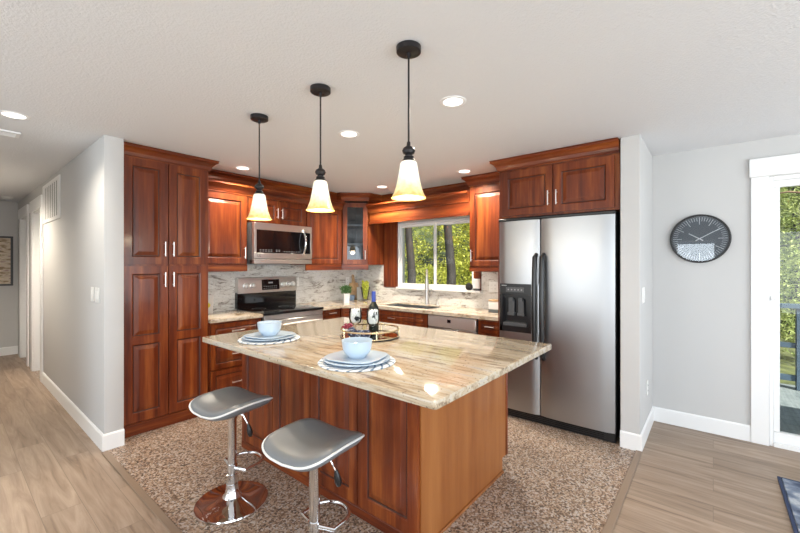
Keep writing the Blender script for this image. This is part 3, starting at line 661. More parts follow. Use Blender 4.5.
# microwave
mx0, mw, mz, mh = 2.209, 0.782, 1.455, 0.465
t = thing('microwave', 'stainless over-the-range microwave with a black glass door', 'microwave', (mx0, 3.905, mz))
simple_box('body', 'dark_grey', (0.0, mw, 0.045, YW-3.905-0.024, 0.0, mh), t, 0.004)
bm = B(); FR = (0.03, mw-0.025, 0.125, 0.385)
box(bm, 0, mw, 0.0, 0.044, 0.06, FR[2], 0.003); box(bm, 0, mw, 0, 0.044, FR[3], mh, 0.003); box(bm, 0, FR[0], 0, 0.044, FR[2], FR[3], 0.002); box(bm, FR[1], mw, 0, 0.044, FR[2], FR[3], 0.002)
dr = obj('door', bm, 'steel_warm', t)
simple_box('door_glass', 'black_gloss', (FR[0], FR[1], 0.004, 0.04, FR[2], FR[3]), dr)
for i in range(16):
    if i in (5, 8): continue
    for j in range(2 if i < 8 else 1): simple_box('key_mark', 'mark_white', (0.07+i*0.034, 0.07+i*0.034+0.018, 0.002, 0.0045, 0.142+j*0.016, 0.148+j*0.016), dr, smooth=False)
bm = B(); tube(bm, [(mw*0.83, -0.006-0.05*math.sin(PI*k/12), 0.115+0.29*k/12) for k in range(13)], 0.013, 10); obj('handle', bm, 'chrome', dr)
simple_box('vent_strip', 'steel_warm', (0, mw, 0.0, 0.10, 0.0, 0.055), t, 0.005)
text('brand_mark', 'LG', 0.035, 'dark_grey', dr, (0.06, -0.0005, 0.092), (PI/2, 0, 0))

# dishwasher
dwy = 2.558; dww = 0.63
t = thing('dishwasher', 'stainless dishwasher between the sink cabinet and the refrigerator', 'dishwasher', (XF-0.012, dwy, 0), R90)
simple_box('body', 'dark_grey', (0.004, dww-0.004, 0.03, 0.59, 0.02, 0.872), t)
bm = B(); box(bm, 0.006, dww-0.006, 0.0, 0.028, 0.115, 0.735, 0.006); dr = obj('door', bm, 'steel_warm', t)
bm = B(); box(bm, 0.006, dww-0.006, -0.004, 0.028, 0.74, 0.868, 0.006); cpn = obj('control_panel', bm, 'steel_light', t)
simple_box('display', 'black_gloss', (dww*0.43, dww*0.50, -0.006, -0.003, 0.80, 0.835), cpn)
bm = B(); tube(bm, [(dww/2-0.10, -0.004, 0.735), (dww/2-0.075,-0.02,0.718), (dww/2,-0.028,0.708), (dww/2+0.075,-0.02,0.718), (dww/2+0.10,-0.004,0.735)], [0.006,0.012,0.015,0.012,0.006], 10); obj('handle', bm, 'chrome', dr)
simple_box('kick_plate', 'black_plastic', (0.006, dww-0.006, 0.06, 0.075, 0.0, 0.11), t)

# refrigerator
t = thing('refrigerator', 'stainless side-by-side refrigerator with a black ice dispenser', 'refrigerator', (3.44, FY1, 0), R90)
fw_ = FY1-0.605; xs = 0.398
simple_box('cabinet', 'black_plastic', (0.004, fw_-0.002, 0.075, XW-3.44-0.03, 0.02, 1.862), t, 0.004)
def arcp(xa, xb, X0, X1, bulge, n=10):
    c, hw = (X0+X1)/2, (X1-X0)/2
    pts = []
    for i in range(n+1):
        x = xa+(xb-xa)*i/n; u = abs((x-c)/hw)
        pts.append((x, bulge*(u**2)*0.55 + (0.014*max(0,(u-0.90)/0.10)**2)))
    return pts
def door_prism(bm, xa, xb, X0, X1, z0, z1):
    p = arcp(xa, xb, X0, X1, 0.016); prism(bm, p + [(xb,0.07),(xa,0.07)], z0, z1)
DZ0, DZ_1 = 0.085, 1.858
bm = B(); X0, X1 = 0.004, xs-0.004; da, db, dz0, dz1 = 0.014, 0.322, 0.815, 1.268
door_prism(bm, X0, X1, X0, X1, dz1, DZ_1); door_prism(bm, X0, X1, X0, X1, DZ0, dz0); door_prism(bm, X0, da, X0, X1, dz0, dz1); door_prism(bm, db, X1, X0, X1, dz0, dz1)
dr = obj('freezer_door', bm, 'steel', t, ang=30)
bm = B()
box(bm, da, db, 0.005, 0.03, 1.165, dz1, 0.003); box(bm, da, da+0.028, 0.005, 0.06, dz0, 1.165); box(bm, db-0.028, db, 0.005, 0.06, dz0, 1.165); box(bm, da, db, 0.005, 0.062, dz0, dz0+0.055); box(bm, da, db, 0.062, 0.069, dz0, dz1); box(bm, da, db, 0.03, 0.062, 1.13, 1.165)
ds = obj('ice_dispenser', bm, 'black_plastic', dr, smooth=False)
bm = B()
for x in (0.12, 0.215):
    box(bm, x-0.028, x+0.028, 0.03, 0.045, 0.99, 1.12, 0.004); box(bm, x-0.036, x+0.036, 0.022, 0.06, 0.965, 0.995, 0.004); box(bm, x-0.02, x+0.02, 0.01, 0.04, 1.10, 1.135, 0.003)
box(bm, da+0.04, db-0.04, -0.008, 0.06, 0.868, 0.905, 0.004); box(bm, 0.08, 0.255, -0.002, 0.002, 1.19, 1.235)
obj('dispenser_cradle', bm, 'dark_grey', dr, smooth=False)
for i in range(5):
    bm = B(); lathe(bm, [(0.0,0.0015),(0.007,0.0015),(0.007,-0.002)], 10, (0.105+i*0.032, -0.002, 1.212), 'y'); obj('button', bm, 'mark_white', ds, smooth=False)
simple_box('badge', 'mark_white', (0.035, 0.085, 0.003, 0.0055, 1.246, 1.254), dr, smooth=False)
bm = B(); X0, X1 = xs+0.004, fw_-0.004; door_prism(bm, X0, X1, X0, X1, DZ0, DZ_1); dr2 = obj('refrigerator_door', bm, 'steel', t, ang=30)
for par, x in ((dr, xs-0.032), (dr2, xs+0.034)):
    bm = B(); pts = [(x, 0.012, 1.54)] + [(x, -0.030-0.022*math.sin(PI*k/14), 1.51-0.88*k/14) for k in range(15)] + [(x, 0.012, 0.60)]
    tube(bm, pts, [0.018]+[0.022]*15+[0.018], 10)
    obj('handle', bm, 'black_plastic', par)
simple_box('top_cover', 'black_plastic', (0.0, fw_, 0.010, 0.20, 1.8595, 1.886), t, 0.006)
bm = B(); box(bm, 0.006, fw_-0.004, 0.03, 0.10, 0.004, 0.082, 0.004)
for z in (0.02, 0.036, 0.052): box(bm, 0.10, fw_-0.08, 0.024, 0.031, z, z+0.008)
obj('kick_grille', bm, 'black_plastic', t, smooth=False)

# ------------------------------------------------------------------ island
IX0, IX1, IY0, IY1 = 1.525, 2.575, 1.135, 2.885
t = thing('kitchen_island', 'cherry kitchen island with four raised panels under the stone top', 'island', (IX0, IY1, 0), R90)
iw, idp = IY1-IY0, IX1-IX0
bm = B(); box(bm, 0.0, iw-0.012, 0.0205, idp, 0.10, 0.880); box(bm, 0.0, iw-0.012, 0.0205, idp-0.075, 0.0, 0.10); obj('body', bm, 'cherry', t, smooth=False)
simple_box('base_moulding', 'cherry_rail', (-0.004, iw+0.004, 0.0, 0.0205, 0.0, 0.062), t, 0.005)
for i in range(4): front('door', t, 0.008+i*(iw-0.01)/4, 0.066, (iw-0.01)/4-0.006, 0.806, 0.066)
bm = B(); yz = [(0.0,0.0),(idp-0.075,0.0),(idp-0.075,0.10),(idp,0.10),(idp,0.880),(0.0,0.880)]
lo = [bm.verts.new((iw-0.0115,y+0.0205*(y==0),z)) for y,z in yz]; hi = [bm.verts.new((iw,y+0.0205*(y==0),z)) for y,z in yz]
bm.faces.new(lo[::-1]); bm.faces.new(hi)
for i in range(6): bm.faces.new((lo[i],lo[(i+1)%6],hi[(i+1)%6],hi[i]))
obj('end_panel', bm, 'veneer', t, smooth=False)['label'] = 'plain lighter brown end panel'
simple_box('corner_trim', 'cherry', (iw-0.006, iw+0.006, idp-0.022, idp+0.003, 0.10, 0.880), t, 0.002)
simple_box('shoe_moulding', 'veneer', (iw+0.0005, iw+0.012, 0.0, idp-0.075, 0.0, 0.016), t, 0.003)
CZ = 0.9165
bm = B()
def rrect(x0, x1, y0, y1, r, n=4):
    out = []
    for cx, cy, a0 in ((x1-r,y0+r,-PI/2),(x1-r,y1-r,0),(x0+r,y1-r,PI/2),(x0+r,y0+r,PI)):
        out += [(cx+r*math.cos(a0+PI/2*k/n), cy+r*math.sin(a0+PI/2*k/n)) for k in range(n+1)]
    return out
prism(bm, rrect(1.226, 2.613, 0.832, 2.900, 0.018), 0.8805, CZ, 0.004)
tag(obj('island_countertop', bm, 'granite_island', ang=50), 'large cream and brown veined granite top on the island', 'countertop')

# bar stools
def stool():
    t = thing('bar_stool', 'grey saddle-seat bar stool farther from the viewer, its round chrome base fully in view', 'stool', (1.14, 2.27, 0), math.radians(7), 'saddle bar stools at the island')
    a, Aq, Bq, z0 = 0.193, 0.040, 0.012, 0.608; n = 48
    def uv(s, k):
        ph = 2*PI*k/n; c, s_ = math.cos(ph), math.sin(ph); e = 2/4.3
        return a*s*math.copysign(abs(c)**e, c), a*s*math.copysign(abs(s_)**e, s_)*1.0
    def zt(u, v): return z0 + Aq*(abs(v)/a)**2.0 - Bq*(abs(u)/a)**2.0
    bm = B()
    rows = []
    for s, dz in ((0.0,0.012),(0.2,0.012),(0.4,0.013),(0.6,0.014),(0.78,0.014),(0.90,0.010),(0.97,0.000),(1.0,-0.012)):
        rows.append([bm.verts.new((*uv(s,k), zt(*uv(s,k))+dz)) for k in range(n)] if s > 0 else [bm.verts.new((0,0,z0+dz))])
    for s, dz in ((0.985,-0.022),(0.90,-0.038),(0.70,-0.052),(0.45,-0.060)):
        rows.append([bm.verts.new((*uv(s,k), zt(*uv(s,k))*0.85+0.15*z0+dz)) for k in range(n)])
    rows.append([bm.verts.new((0,0,z0-0.062))])
    for A_, B_ in zip(rows, rows[1:]):
        for k in range(n):
            q = []
            for v in (A_[k%len(A_)], A_[(k+1)%n%len(A_)], B_[(k+1)%n%len(B_)], B_[k%len(B_)]):
                if v not in q: q.append(v)
            bm.faces.new(q)
    seat = obj('seat', bm, 'vinyl', t, ang=80)
    bm = B(); tube(bm, [(*uv(1.004,k), zt(*uv(1.0,k))-0.013) for k in range(n)], 0.0055, 8, True); obj('piping', bm, 'piping_white', seat, ang=80)
    bm = B(); lathe(bm, [(0.0,0.556),(0.075,0.554),(0.075,0.544),(0.036,0.530),(0.0255,0.505),(0.0255,0.175),(0.030,0.172),(0.030,0.05),(0.0,0.05)], 24); obj('post', bm, 'chrome', t)
    bm = B(); lathe(bm, [(0.0,0.0),(0.205,0.0),(0.209,0.004),(0.207,0.010),(0.17,0.016),(0.10,0.024),(0.055,0.040),(0.040,0.065),(0.034,0.10),(0.034,0.115),(0.0,0.115)], 56); obj('base', bm, 'chrome', t)
    bm = B(); zc = 0.215
    pts = [(0.02+0.0,0.105,zc)] + [(0.095+0.095*math.sin(PI*k/14), 0.105*math.cos(PI*k/14), zc) for k in range(15)] + [(0.02,-0.105,zc)]
    tube(bm, [(0.0,0.03,zc-0.0)] + pts + [(0.0,-0.03,zc)], 0.0095, 10)
    lathe(bm, [(0.0260,0.195),(0.0295,0.195),(0.0295,0.235),(0.0260,0.235)], 24)
    obj('footrest', bm, 'chrome', t)
    bm = B(); tube(bm, [(0.0,-0.03,0.546),(0.025,-0.075,0.535),(0.042,-0.098,0.475)], 0.005, 8); lv = obj('lever', bm, 'chrome', t)
    bm = B(); tube(bm, [(0.042,-0.098,0.482),(0.045,-0.101,0.455),(0.050,-0.105,0.425),(0.052,-0.107,0.405)], [0.007,0.015,0.018,0.010], 10); obj('grip', bm, 'black_plastic', lv)
    return t
s1 = stool()
s2 = dup(s1, (1.135, 1.462, 0), math.radians(7), 'grey saddle-seat bar stool nearer the viewer, its base cut off by the photo edge')

# place settings
def setting(c, where, idx):
    x, y = c
    bm = B(); lathe(bm, [(0.0,0.0),(0.207,0.0),(0.212,0.003),(0.207,0.007),(0.0,0.007)], 48); tag(obj('placemat', bm, 'braided_stripe', None, (x,y,CZ+0.0003)), 'round blue and white striped placemat '+where, 'placemat', 'place settings on the island')
    bm = B(); lathe(bm, [(0.0,0.0),(0.11,0.0),(0.115,0.004),(0.182,0.014),(0.183,0.017),(0.179,0.018),(0.11,0.009),(0.0,0.008)], 48); tag(obj('dinner_plate', bm, 'ceramic', None, (x,y,CZ+0.0076)), 'large pale blue dinner plate on the placemat '+where, 'plate', 'place settings on the island')
    bm = B(); n = 56; prof = [(0.0,0.0),(0.095,0.0),(0.10,0.004),(0.150,0.012),(0.151,0.015),(0.147,0.016),(0.095,0.008),(0.0,0.007)]
    rings = []
    for r, z in prof:
        if r == 0: rings.append([bm.verts.new((0,0,z))]); continue
        e = 0.62 if r > 0.1 else 0.85
        rings.append([bm.verts.new((r*math.copysign(abs(math.cos(2*PI*k/n))**e, math.cos(2*PI*k/n)), r*math.copysign(abs(math.sin(2*PI*k/n))**e, math.sin(2*PI*k/n)), z)) for k in range(n)])
    for A_, B_ in zip(rings, rings[1:]):
        for k in range(n):
            q = []
            for v in (A_[k%len(A_)], A_[(k+1)%n%len(A_)], B_[(k+1)%n%len(B_)], B_[k%len(B_)]):
                if v not in q: q.append(v)
            bm.faces.new(q)
    tag(obj('salad_plate', bm, 'ceramic', None, (x,y,CZ+0.0180), 0.25), 'smaller squarish pale blue plate under the bowl '+where, 'plate', 'place settings on the island')
    bm = B(); lathe(bm, [(0.0,0.004),(0.038,0.004),(0.040,0.0),(0.047,0.0),(0.050,0.006),(0.068,0.025),(0.079,0.050),(0.084,0.090),(0.0855,0.093),(0.083,0.094),(0.080,0.090),(0.074,0.050),(0.062,0.025),(0.0,0.012)], 40)
    tag(obj('bowl', bm, 'ceramic', None, (x,y,CZ+0.0262)), 'pale blue bowl on the stacked plates '+where, 'bowl', 'place settings on the island')
setting((1.508, 2.455), 'at the far left end of the island', 0)
setting((1.457, 1.506), 'nearer the viewer, before the gold tray', 1)

# tray with bottle and glasses
TX, TY = 2.025, 1.955
t = thing('serving_tray', 'round gold rimmed mirror tray on the island', 'tray', (TX, TY, CZ+0.0004))
bm = B(); lathe(bm, [(0.0,0.0),(0.215,0.0),(0.218,0.004),(0.215,0.012),(0.208,0.012),(0.208,0.008),(0.0,0.008)], 56); obj('base', bm, 'bronze', t)
bm = B(); lathe(bm, [(0.0,0.0083),(0.2075,0.0083),(0.2075,0.0095),(0.0,0.0095)], 56); obj('mirror', bm, 'mirror', t)
bm = B(); tube(bm, [(0.212*math.cos(2*PI*k/56), 0.212*math.sin(2*PI*k/56), 0.060) for k in range(56)], 0.0065, 8, True)
tube(bm, [(0.214*math.cos(2*PI*k/56), 0.214*math.sin(2*PI*k/56), 0.012) for k in range(56)], 0.004, 8, True); obj('rim', bm, 'gold', t)
for k in range(5):
    a = 2*PI*k/5+0.35; bm = B(); tube(bm, [(0.212*math.cos(a),0.212*math.sin(a),0.010),(0.212*math.cos(a),0.212*math.sin(a),0.060)], 0.004, 8); sphere(bm, (0.212*math.cos(a),0.212*math.sin(a),0.066), 0.008, 1); obj('rail_post', bm, 'gold', t)
TZ = CZ+0.0102
t = thing('wine_bottle', 'dark wine bottle with a blue capsule on the tray', 'bottle', (2.115, 2.005, TZ))
bm = B(); lathe(bm, [(0.0,0.0),(0.036,0.0),(0.038,0.004),(0.038,0.185),(0.034,0.205),(0.020,0.228),(0.0145,0.245),(0.0145,0.25),(0.0,0.25)], 28); obj('body', bm, 'bottle_glass', t)
bm = B(); lathe(bm, [(0.0150,0.235),(0.0165,0.238),(0.0165,0.315),(0.0145,0.318),(0.0,0.318)], 20); obj('capsule', bm, 'blue_foil', t)
for (x, y), lab in (((2.005, 2.09), 'clear stemmed wine glass left of the wine bottle'), ((2.035, 1.935), 'clear stemmed wine glass in front of the wine bottle')):
    bm = B(); lathe(bm, [(0.0,0.0),(0.034,0.0),(0.034,0.002),(0.006,0.006),(0.0042,0.012),(0.0042,0.062),(0.014,0.066),(0.040,0.085),(0.048,0.115),(0.0475,0.150),(0.044,0.192),(0.0425,0.192),(0.046,0.150),(0.0465,0.115),(0.039,0.087),(0.0,0.070)], 32)
    tag(obj('wine_glass', bm, 'glass_drink', None, (x,y,TZ)), lab, 'glass', 'wine glasses on the tray')
def tuck(x, y, lab):
    bm = B(); n = 20; rows = []
    for r, z in ((0.004,0.078),(0.028,0.092),(0.038,0.118),(0.038,0.150),(0.036,0.172),(0.026,0.188),(0.012,0.178)):
        rows.append([bm.verts.new((r*(1+0.16*math.sin(5*2*PI*k/n+z*60))*math.cos(2*PI*k/n), r*(1+0.16*math.sin(5*2*PI*k/n+z*60))*math.sin(2*PI*k/n), z+0.006*math.sin(7*2*PI*k/n))) for k in range(n)])
    for A_, B_ in zip(rows, rows[1:]):
        for k in range(n): bm.faces.new((A_[k], A_[(k+1)%n], B_[(k+1)%n], B_[k]))
    bm.faces.new(rows[0][::-1]); bm.faces.new(rows[-1]); tag(obj('napkin', bm, 'inked_napkin', None, (x,y,TZ)), lab, 'napkin', 'napkins tucked in the wine glasses')
tuck(2.005, 2.09, 'white and black patterned napkin tucked in the left wine glass'); tuck(2.035, 1.935, 'white and black patterned napkin tucked in the glass before the bottle')
bm = B(); pts = []
for k in range(26):
    a = 0.75*PI*k/25; pts.append((-0.01+0.10*math.cos(a+1.9), 0.10*math.sin(a+1.9), 0.034+0.003*math.sin(k*1.9)))
tube(bm, pts, [0.014]+[0.029+0.003*math.sin(k*2.3) for k in range(24)]+[0.014], 12); tag(obj('napkin', bm, 'navy_pattern', None, (1.975,1.945,TZ)), 'rolled navy patterned napkin in the gold tray', 'napkin')
t = thing('grape_cluster', 'small cluster of red grapes before the left wine glass on the tray', 'fruit', (1.925, 2.085, TZ+0.05))
bm = B()
for k in range(26):
    sphere(bm, (random.uniform(-0.032,0.032), random.uniform(-0.032,0.032), random.uniform(0.006,0.03)), 0.0095, 2)
obj('berries', bm, 'grape_red', t, ang=80); bm = B(); tube(bm, [(0,0,0.02),(0.005,0.01,0.042),(0.02,0.02,0.05)], 0.002, 6); obj('stem', bm, 'leaf_dark', t)

# ------------------------------------------------------------------ things on the counters
def leafquad(bm, c, d, L, w, up=Vector((0,0,1)), mi=0):
    d = d.normalized(); s = d.cross(up)
    if s.length < 1e-3: s = Vector((1,0,0))
    s.normalize(); c = Vector(c); nn = s.cross(d)*L*0.12
    v = [bm.verts.new(p) for p in (c, c+d*L*0.5+s*w+nn, c+d*L, c+d*L*0.5-s*w+nn)]
    f = bm.faces.new(v); f.material_index = mi
CT = 0.9155
t = thing('potted_plant', 'small bushy green plant in a white square pot in the corner', 'plant', (3.60, 3.94, CT))
bm = B(); lathe(bm, [(0.0,0.0),(0.052,0.0),(0.058,0.13),(0.050,0.13),(0.048,0.115),(0.0,0.115)], 4); obj('pot', bm, 'white_ceramic', t, rotz=0.3)
bm = B()
for k in range(330):
    a = random.uniform(0,2*PI); e = random.uniform(0.1,1.4); r = random.uniform(0.0,0.07)
    leafquad(bm, (r*math.cos(a), r*math.sin(a), 0.12+random.uniform(0,0.09)), Vector((math.cos(a)*math.cos(e), math.sin(a)*math.cos(e), math.sin(e))), random.uniform(0.03,0.07), random.uniform(0.005,0.010))
obj('foliage', bm, 'leaf_dark', t, smooth=False, recalc=False)
# cutting board leaning on the left wall backsplash
bm = B(); out = rrect(-0.085, 0.085, 0.0, 0.245, 0.02)
prism(bm, out, -0.008, 0.008, 0.003); neck = [(-0.045,0.240),(-0.020,0.275),(-0.018,0.33),(-0.024,0.36),(0.0,0.382),(0.024,0.36),(0.018,0.33),(0.020,0.275),(0.045,0.240)]; prism(bm, neck, -0.008, 0.008, 0.003)
lathe(bm, [(0.0,0.0083),(0.008,0.0083),(0.008,0.0088),(0.0,0.0088)], 12, (0,0.355,0), mi=1)
o = tag(obj('cutting_board', bm, ['maple_board', 'black_plastic'], None, (4.115, 4.295, CT+0.004), 0), 'wooden cutting board with a round handle leaning in the corner', 'board'); o.rotation_euler = (math.radians(80), 0, math.radians(-8))
bm = B(); lathe(bm, [(0.0,0.0),(0.045,0.0),(0.062,0.03),(0.066,0.075),(0.062,0.075),(0.057,0.03),(0.0,0.008)], 24); tag(obj('bowl', bm, 'blue_ceramic', None, (3.90, 4.17, CT)), 'small blue bowl between the plant and the cutting board', 'bowl')
t = thing('fruit_vase', 'clear vase piled with yellow-green fruit beside the cutting board', 'vase', (4.06, 4.02, CT))
bm = B(); lathe(bm, [(0.0,0.0),(0.028,0.0),(0.034,0.006),(0.050,0.08),(0.072,0.20),(0.070,0.20),(0.048,0.08),(0.030,0.010),(0.0,0.008)], 28); obj('glass', bm, 'glass_drink', t)
bm = B()
for k in range(44):
    z = 0.03+0.25*(k/43); rr = 0.012+0.042*min(1,(z/0.2)); a = k*2.4
    sphere(bm, (rr*0.72*math.cos(a), rr*0.72*math.sin(a), z), 0.020, 2)
obj('fruit', bm, 'grape_green', t, ang=80)
t = thing('recipe_card', 'white card leaning between the cutting board and the vase of yellow-green fruit', 'card', (4.09, 4.15, CT))
o = simple_box('sheet', 'paper', (-0.055, 0.055, -0.003, 0.003, 0.0, 0.19), t); o.rotation_euler = (math.radians(-12), 0, math.radians(-40))
# lemon card on the left counter
t = thing('recipe_book', 'small white recipe book with yellow lemons on its cover by the pantry', 'book', (1.83, 4.24, CT), math.radians(-38))
o = simple_box('cover', 'paper', (-0.075, 0.075, -0.008, 0.008, 0.0, 0.20), t, 0.002); o.rotation_euler = (math.radians(-10), 0, 0)
bm = B()
for x, z, r in ((-0.02,0.06,0.028),(0.025,0.09,0.026),(-0.015,0.13,0.026)): lathe(bm, [(0.0,0.0095),(r,0.0095),(r,0.008),(0.0,0.008)], 20, (x,0,z), 'y')
pr_ = obj('lemon_print', bm, 'lemon', o)
# window sill and right counter
t = thing('smart_speaker', 'round black smart speaker on the window sill', 'speaker', (4.155, 2.335, CT))
t.location = (4.195, 2.345, WZ0+0.0046)
bm = B(); lathe(bm, [(0.0,0.0),(0.022,0.0),(0.036,0.012),(0.044,0.030),(0.045,0.045),(0.040,0.065),(0.026,0.082),(0.010,0.089),(0.0,0.090)], 28); obj('body', bm, 'black_fabric', t); 
bm = B(); lathe(bm, [(0.023,0.0035),(0.030,0.006),(0.030,0.008),(0.023,0.008)], 24); obj('light_ring', bm, 'dark_grey', t)
t = thing('sensor_box', 'small white upright box with a dark foot beside the black speaker', 'box', (4.195, 2.236, WZ0+0.0046))
simple_box('foot', 'dark_grey', (-0.022, 0.022, -0.040, 0.040, 0.0, 0.022), t, 0.003); simple_box('box', 'white_plastic', (-0.022, 0.022, -0.042, 0.042, 0.0225, 0.145), t, 0.006)
t = thing('canister', 'white box canister with a wooden lid beside the refrigerator', 'canister', (3.95, 1.86, CT))
simple_box('foot', 'slate', (-0.06, 0.06, -0.075, 0.075, 0.0, 0.035), t, 0.004); simple_box('body', 'white_ceramic', (-0.058, 0.058, -0.073, 0.073, 0.0355, 0.125), t, 0.006); simple_box('lid', 'maple_board', (-0.06, 0.06, -0.075, 0.075, 0.1255, 0.14), t, 0.003)

# ------------------------------------------------------------------ wall plates, vents, picture, clock
def plate(label, loc, rotz, w=0.075, h=0.12, n=1, kind='switch', z=True):
    t = thing('light_switch' if kind == 'switch' else 'wall_outlet', label, 'switch' if kind == 'switch' else 'outlet', loc, rotz)
    simple_box('plate', 'white_plastic', (-w/2, w/2, -0.006, 0.0, 0.0, h), t, 0.0025)
    for i in range(n):
        x = (i-(n-1)/2)*0.046
        if kind == 'switch': simple_box('rocker', 'white_plastic', (x-0.016, x+0.016, -0.010, -0.0062, h/2-0.033, h/2+0.033), t, 0.0015)
        else:
            for dz in (-0.022, 0.022):
                s = simple_box('socket', 'white_plastic', (x-0.014, x+0.014, -0.009, -0.0062, h/2+dz-0.014, h/2+dz+0.014), t, 0.002)
                bm = B(); box(bm, x-0.007, x-0.005, -0.0098, -0.0088, h/2+dz-0.005, h/2+dz+0.006); box(bm, x+0.005, x+0.007, -0.0098, -0.0088, h/2+dz-0.005, h/2+dz+0.006); obj('slots', bm, 'dark_grey', s, smooth=False)
    return t
plate('white switch plate on the hall wall, left of the pair', (HX0-0.0005, 3.99, 1.14), R90, 0.072, 0.122)
plate('white double switch plate on the hall wall, nearest the wall end', (HX0-0.0005, 3.835, 1.14), R90, 0.118, 0.122, 2)
plate('white switch plate on the short wall beside the refrigerator', (3.60, SY0-0.0005, 1.14), 0, 0.12, 0.125, 2)
plate('white low outlet on the short wall beside the refrigerator', (3.835, SY0-0.0005, 0.34), 0, 0.075, 0.12, 1, 'outlet')
plate('white outlet on the stone backsplash right of the range', (3.09, YW-0.0212, 1.155), 0, 0.075, 0.12, 1, 'outlet')
plate('white outlet on the stone backsplash above the potted plant', (4.02, YW-0.0212, 1.135), 0, 0.078, 0.12, 1, 'outlet')
plate('white double outlet plate on the backsplash beside the refrigerator', (XW-0.0212, 2.02, 1.12), R90, 0.118, 0.122, 2, 'outlet')
t = thing('return_air_grille', 'white louvred return air grille high on the hall wall', 'vent', (HX0-0.0005, 5.82, 1.94), R90)
gw, gh = 1.03, 0.46
bm = B(); f = 0.04
box(bm, -gw/2, gw/2, -0.010, 0, 0, f, 0.002); box(bm, -gw/2, gw/2, -0.010, 0, gh-f, gh, 0.002); box(bm, -gw/2, -gw/2+f*1.6, -0.010, 0, f, gh-f, 0.002); box(bm, gw/2-f*1.6, gw/2, -0.010, 0, f, gh-f, 0.002); obj('frame', bm, 'white_trim', t)
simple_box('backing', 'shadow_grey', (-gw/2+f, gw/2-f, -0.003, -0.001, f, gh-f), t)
bm = B()
for k in range(8):
    x = -gw/2+f*1.6+0.055+k*0.113; box(bm, x-0.026, x+0.026, -0.0075, -0.0035, f, gh-f, 0.0015)
obj('louvres', bm, 'white_trim', t)
t = thing('ceiling_vent', 'white ceiling air vent near the hall light', 'vent', (0.20, 4.175, H))
bm = B(); box(bm, -0.20, 0.20, -0.075, -0.055, -0.012, 0); box(bm, -0.20, 0.20, 0.055, 0.075, -0.012, 0); box(bm, -0.2, -0.18, -0.055, 0.055, -0.012, 0); box(bm, 0.18, 0.2, -0.055, 0.055, -0.012, 0); obj('frame', bm, 'white_trim', t)
bm = B()
for k in range(4): box(bm, -0.18, 0.18, -0.045+k*0.027, -0.033+k*0.027, -0.009, 0.0)
obj('slats', bm, 'white_trim', t)
t = thing('smoke_detector', 'white round smoke detector on the hall ceiling', 'detector', (0.65, 8.13, H))
bm = B(); lathe(bm, [(0.0,-0.035),(0.045,-0.035),(0.06,-0.02),(0.065,0.0),(0.0,0.0)], 24); obj('body', bm, 'white_plastic', t)
t = thing('framed_picture', 'dark framed beige abstract picture on the hall end wall', 'picture', (0.42, 8.72, 1.11))
bm = B(); fw3, fh3 = 0.68, 0.79
for d in ((-fw3/2, fw3/2, 0, 0.03), (-fw3/2, fw3/2, fh3-0.03, fh3)): box(bm, d[0], d[1], -0.03, -0.001, d[2], d[3], 0.003)
box(bm, -fw3/2, -fw3/2+0.03, -0.03, -0.001, 0.03, fh3-0.03, 0.003); box(bm, fw3/2-0.03, fw3/2, -0.03, -0.001, 0.03, fh3-0.03, 0.003); obj('frame', bm, 'dark_grey', t)
simple_box('canvas', 'art_canvas', (-fw3/2+0.028, fw3/2-0.028, -0.018, -0.002, 0.028, fh3-0.028), t)
# clock
t = thing('wall_clock', 'round black rimmed wall clock left of the glass door', 'clock', (XW-0.0005, 0.093, 1.673), R90)
CR = 0.207
bm = B(); lathe(bm, [(CR-0.012,0.004),(CR-0.012,0.030),(CR-0.008,0.034),(CR,0.034),(CR+0.004,0.030),(CR+0.004,0.0),(CR-0.012,0.0),(CR-0.012,0.004)], 64, (0,0,0), 'y'); obj('rim', bm, 'black_plastic', t)
bm = B(); lathe(bm, [(0.0,0.008),(CR-0.012,0.008),(CR-0.012,0.001),(0.0,0.001)], 64, (0,0,0), 'y'); obj('dial', bm, 'slate', t)
bm = B()
for k in range(60):
    a = 2*PI*k/60; r1 = CR-0.020; r0 = r1-(0.034 if k % 5 else 0.062); w = 0.0013 if k % 5 else 0.002
    d = Vector((math.sin(a),0,math.cos(a))); s = Vector((math.cos(a),0,-math.sin(a)))*w
    q = [d*r0-s, d*r0+s, d*r1+s, d*r1-s]; lo = [bm.verts.new(p+Vector((0,-0.0085,0))) for p in q]; hi = [bm.verts.new(p+Vector((0,-0.0105,0))) for p in q]
    bm.faces.new(hi); bm.faces.new(lo[::-1])
    for i in range(4): bm.faces.new((lo[i],lo[(i+1)%4],hi[(i+1)%4],hi[i]))
obj('minute_marks', bm, 'white_paint', t, smooth=False)
for nm, ang, L, w in (('hour_hand', -57, 0.088, 0.0042), ('minute_hand', 59, 0.165, 0.0036)):
    a = math.radians(ang); d = Vector((math.sin(a),0,math.cos(a))); s = Vector((math.cos(a),0,-math.sin(a)))*w; bm = B()
    q = [d*-0.03-s, d*-0.03+s, d*L+s*0.7, d*L-s*0.7]; y0 = -0.013 if L < 0.1 else -0.016
    lo = [bm.verts.new(p+Vector((0,y0,0))) for p in q]; hi = [bm.verts.new(p+Vector((0,y0-0.002,0))) for p in q]
    bm.faces.new(hi); bm.faces.new(lo[::-1])
    for i in range(4): bm.faces.new((lo[i],lo[(i+1)%4],hi[(i+1)%4],hi[i]))
    obj(nm, bm, 'white_paint', t, smooth=False)
glass_thin('clock_glass', (0.9,0.92,0.94))
bm = B(); lathe(bm, [(0.0,0.026),(CR-0.011,0.026),(CR-0.011,0.024),(0.0,0.024)], 64, (0,0,0), 'y'); obj('glass', bm, 'clock_glass', t)
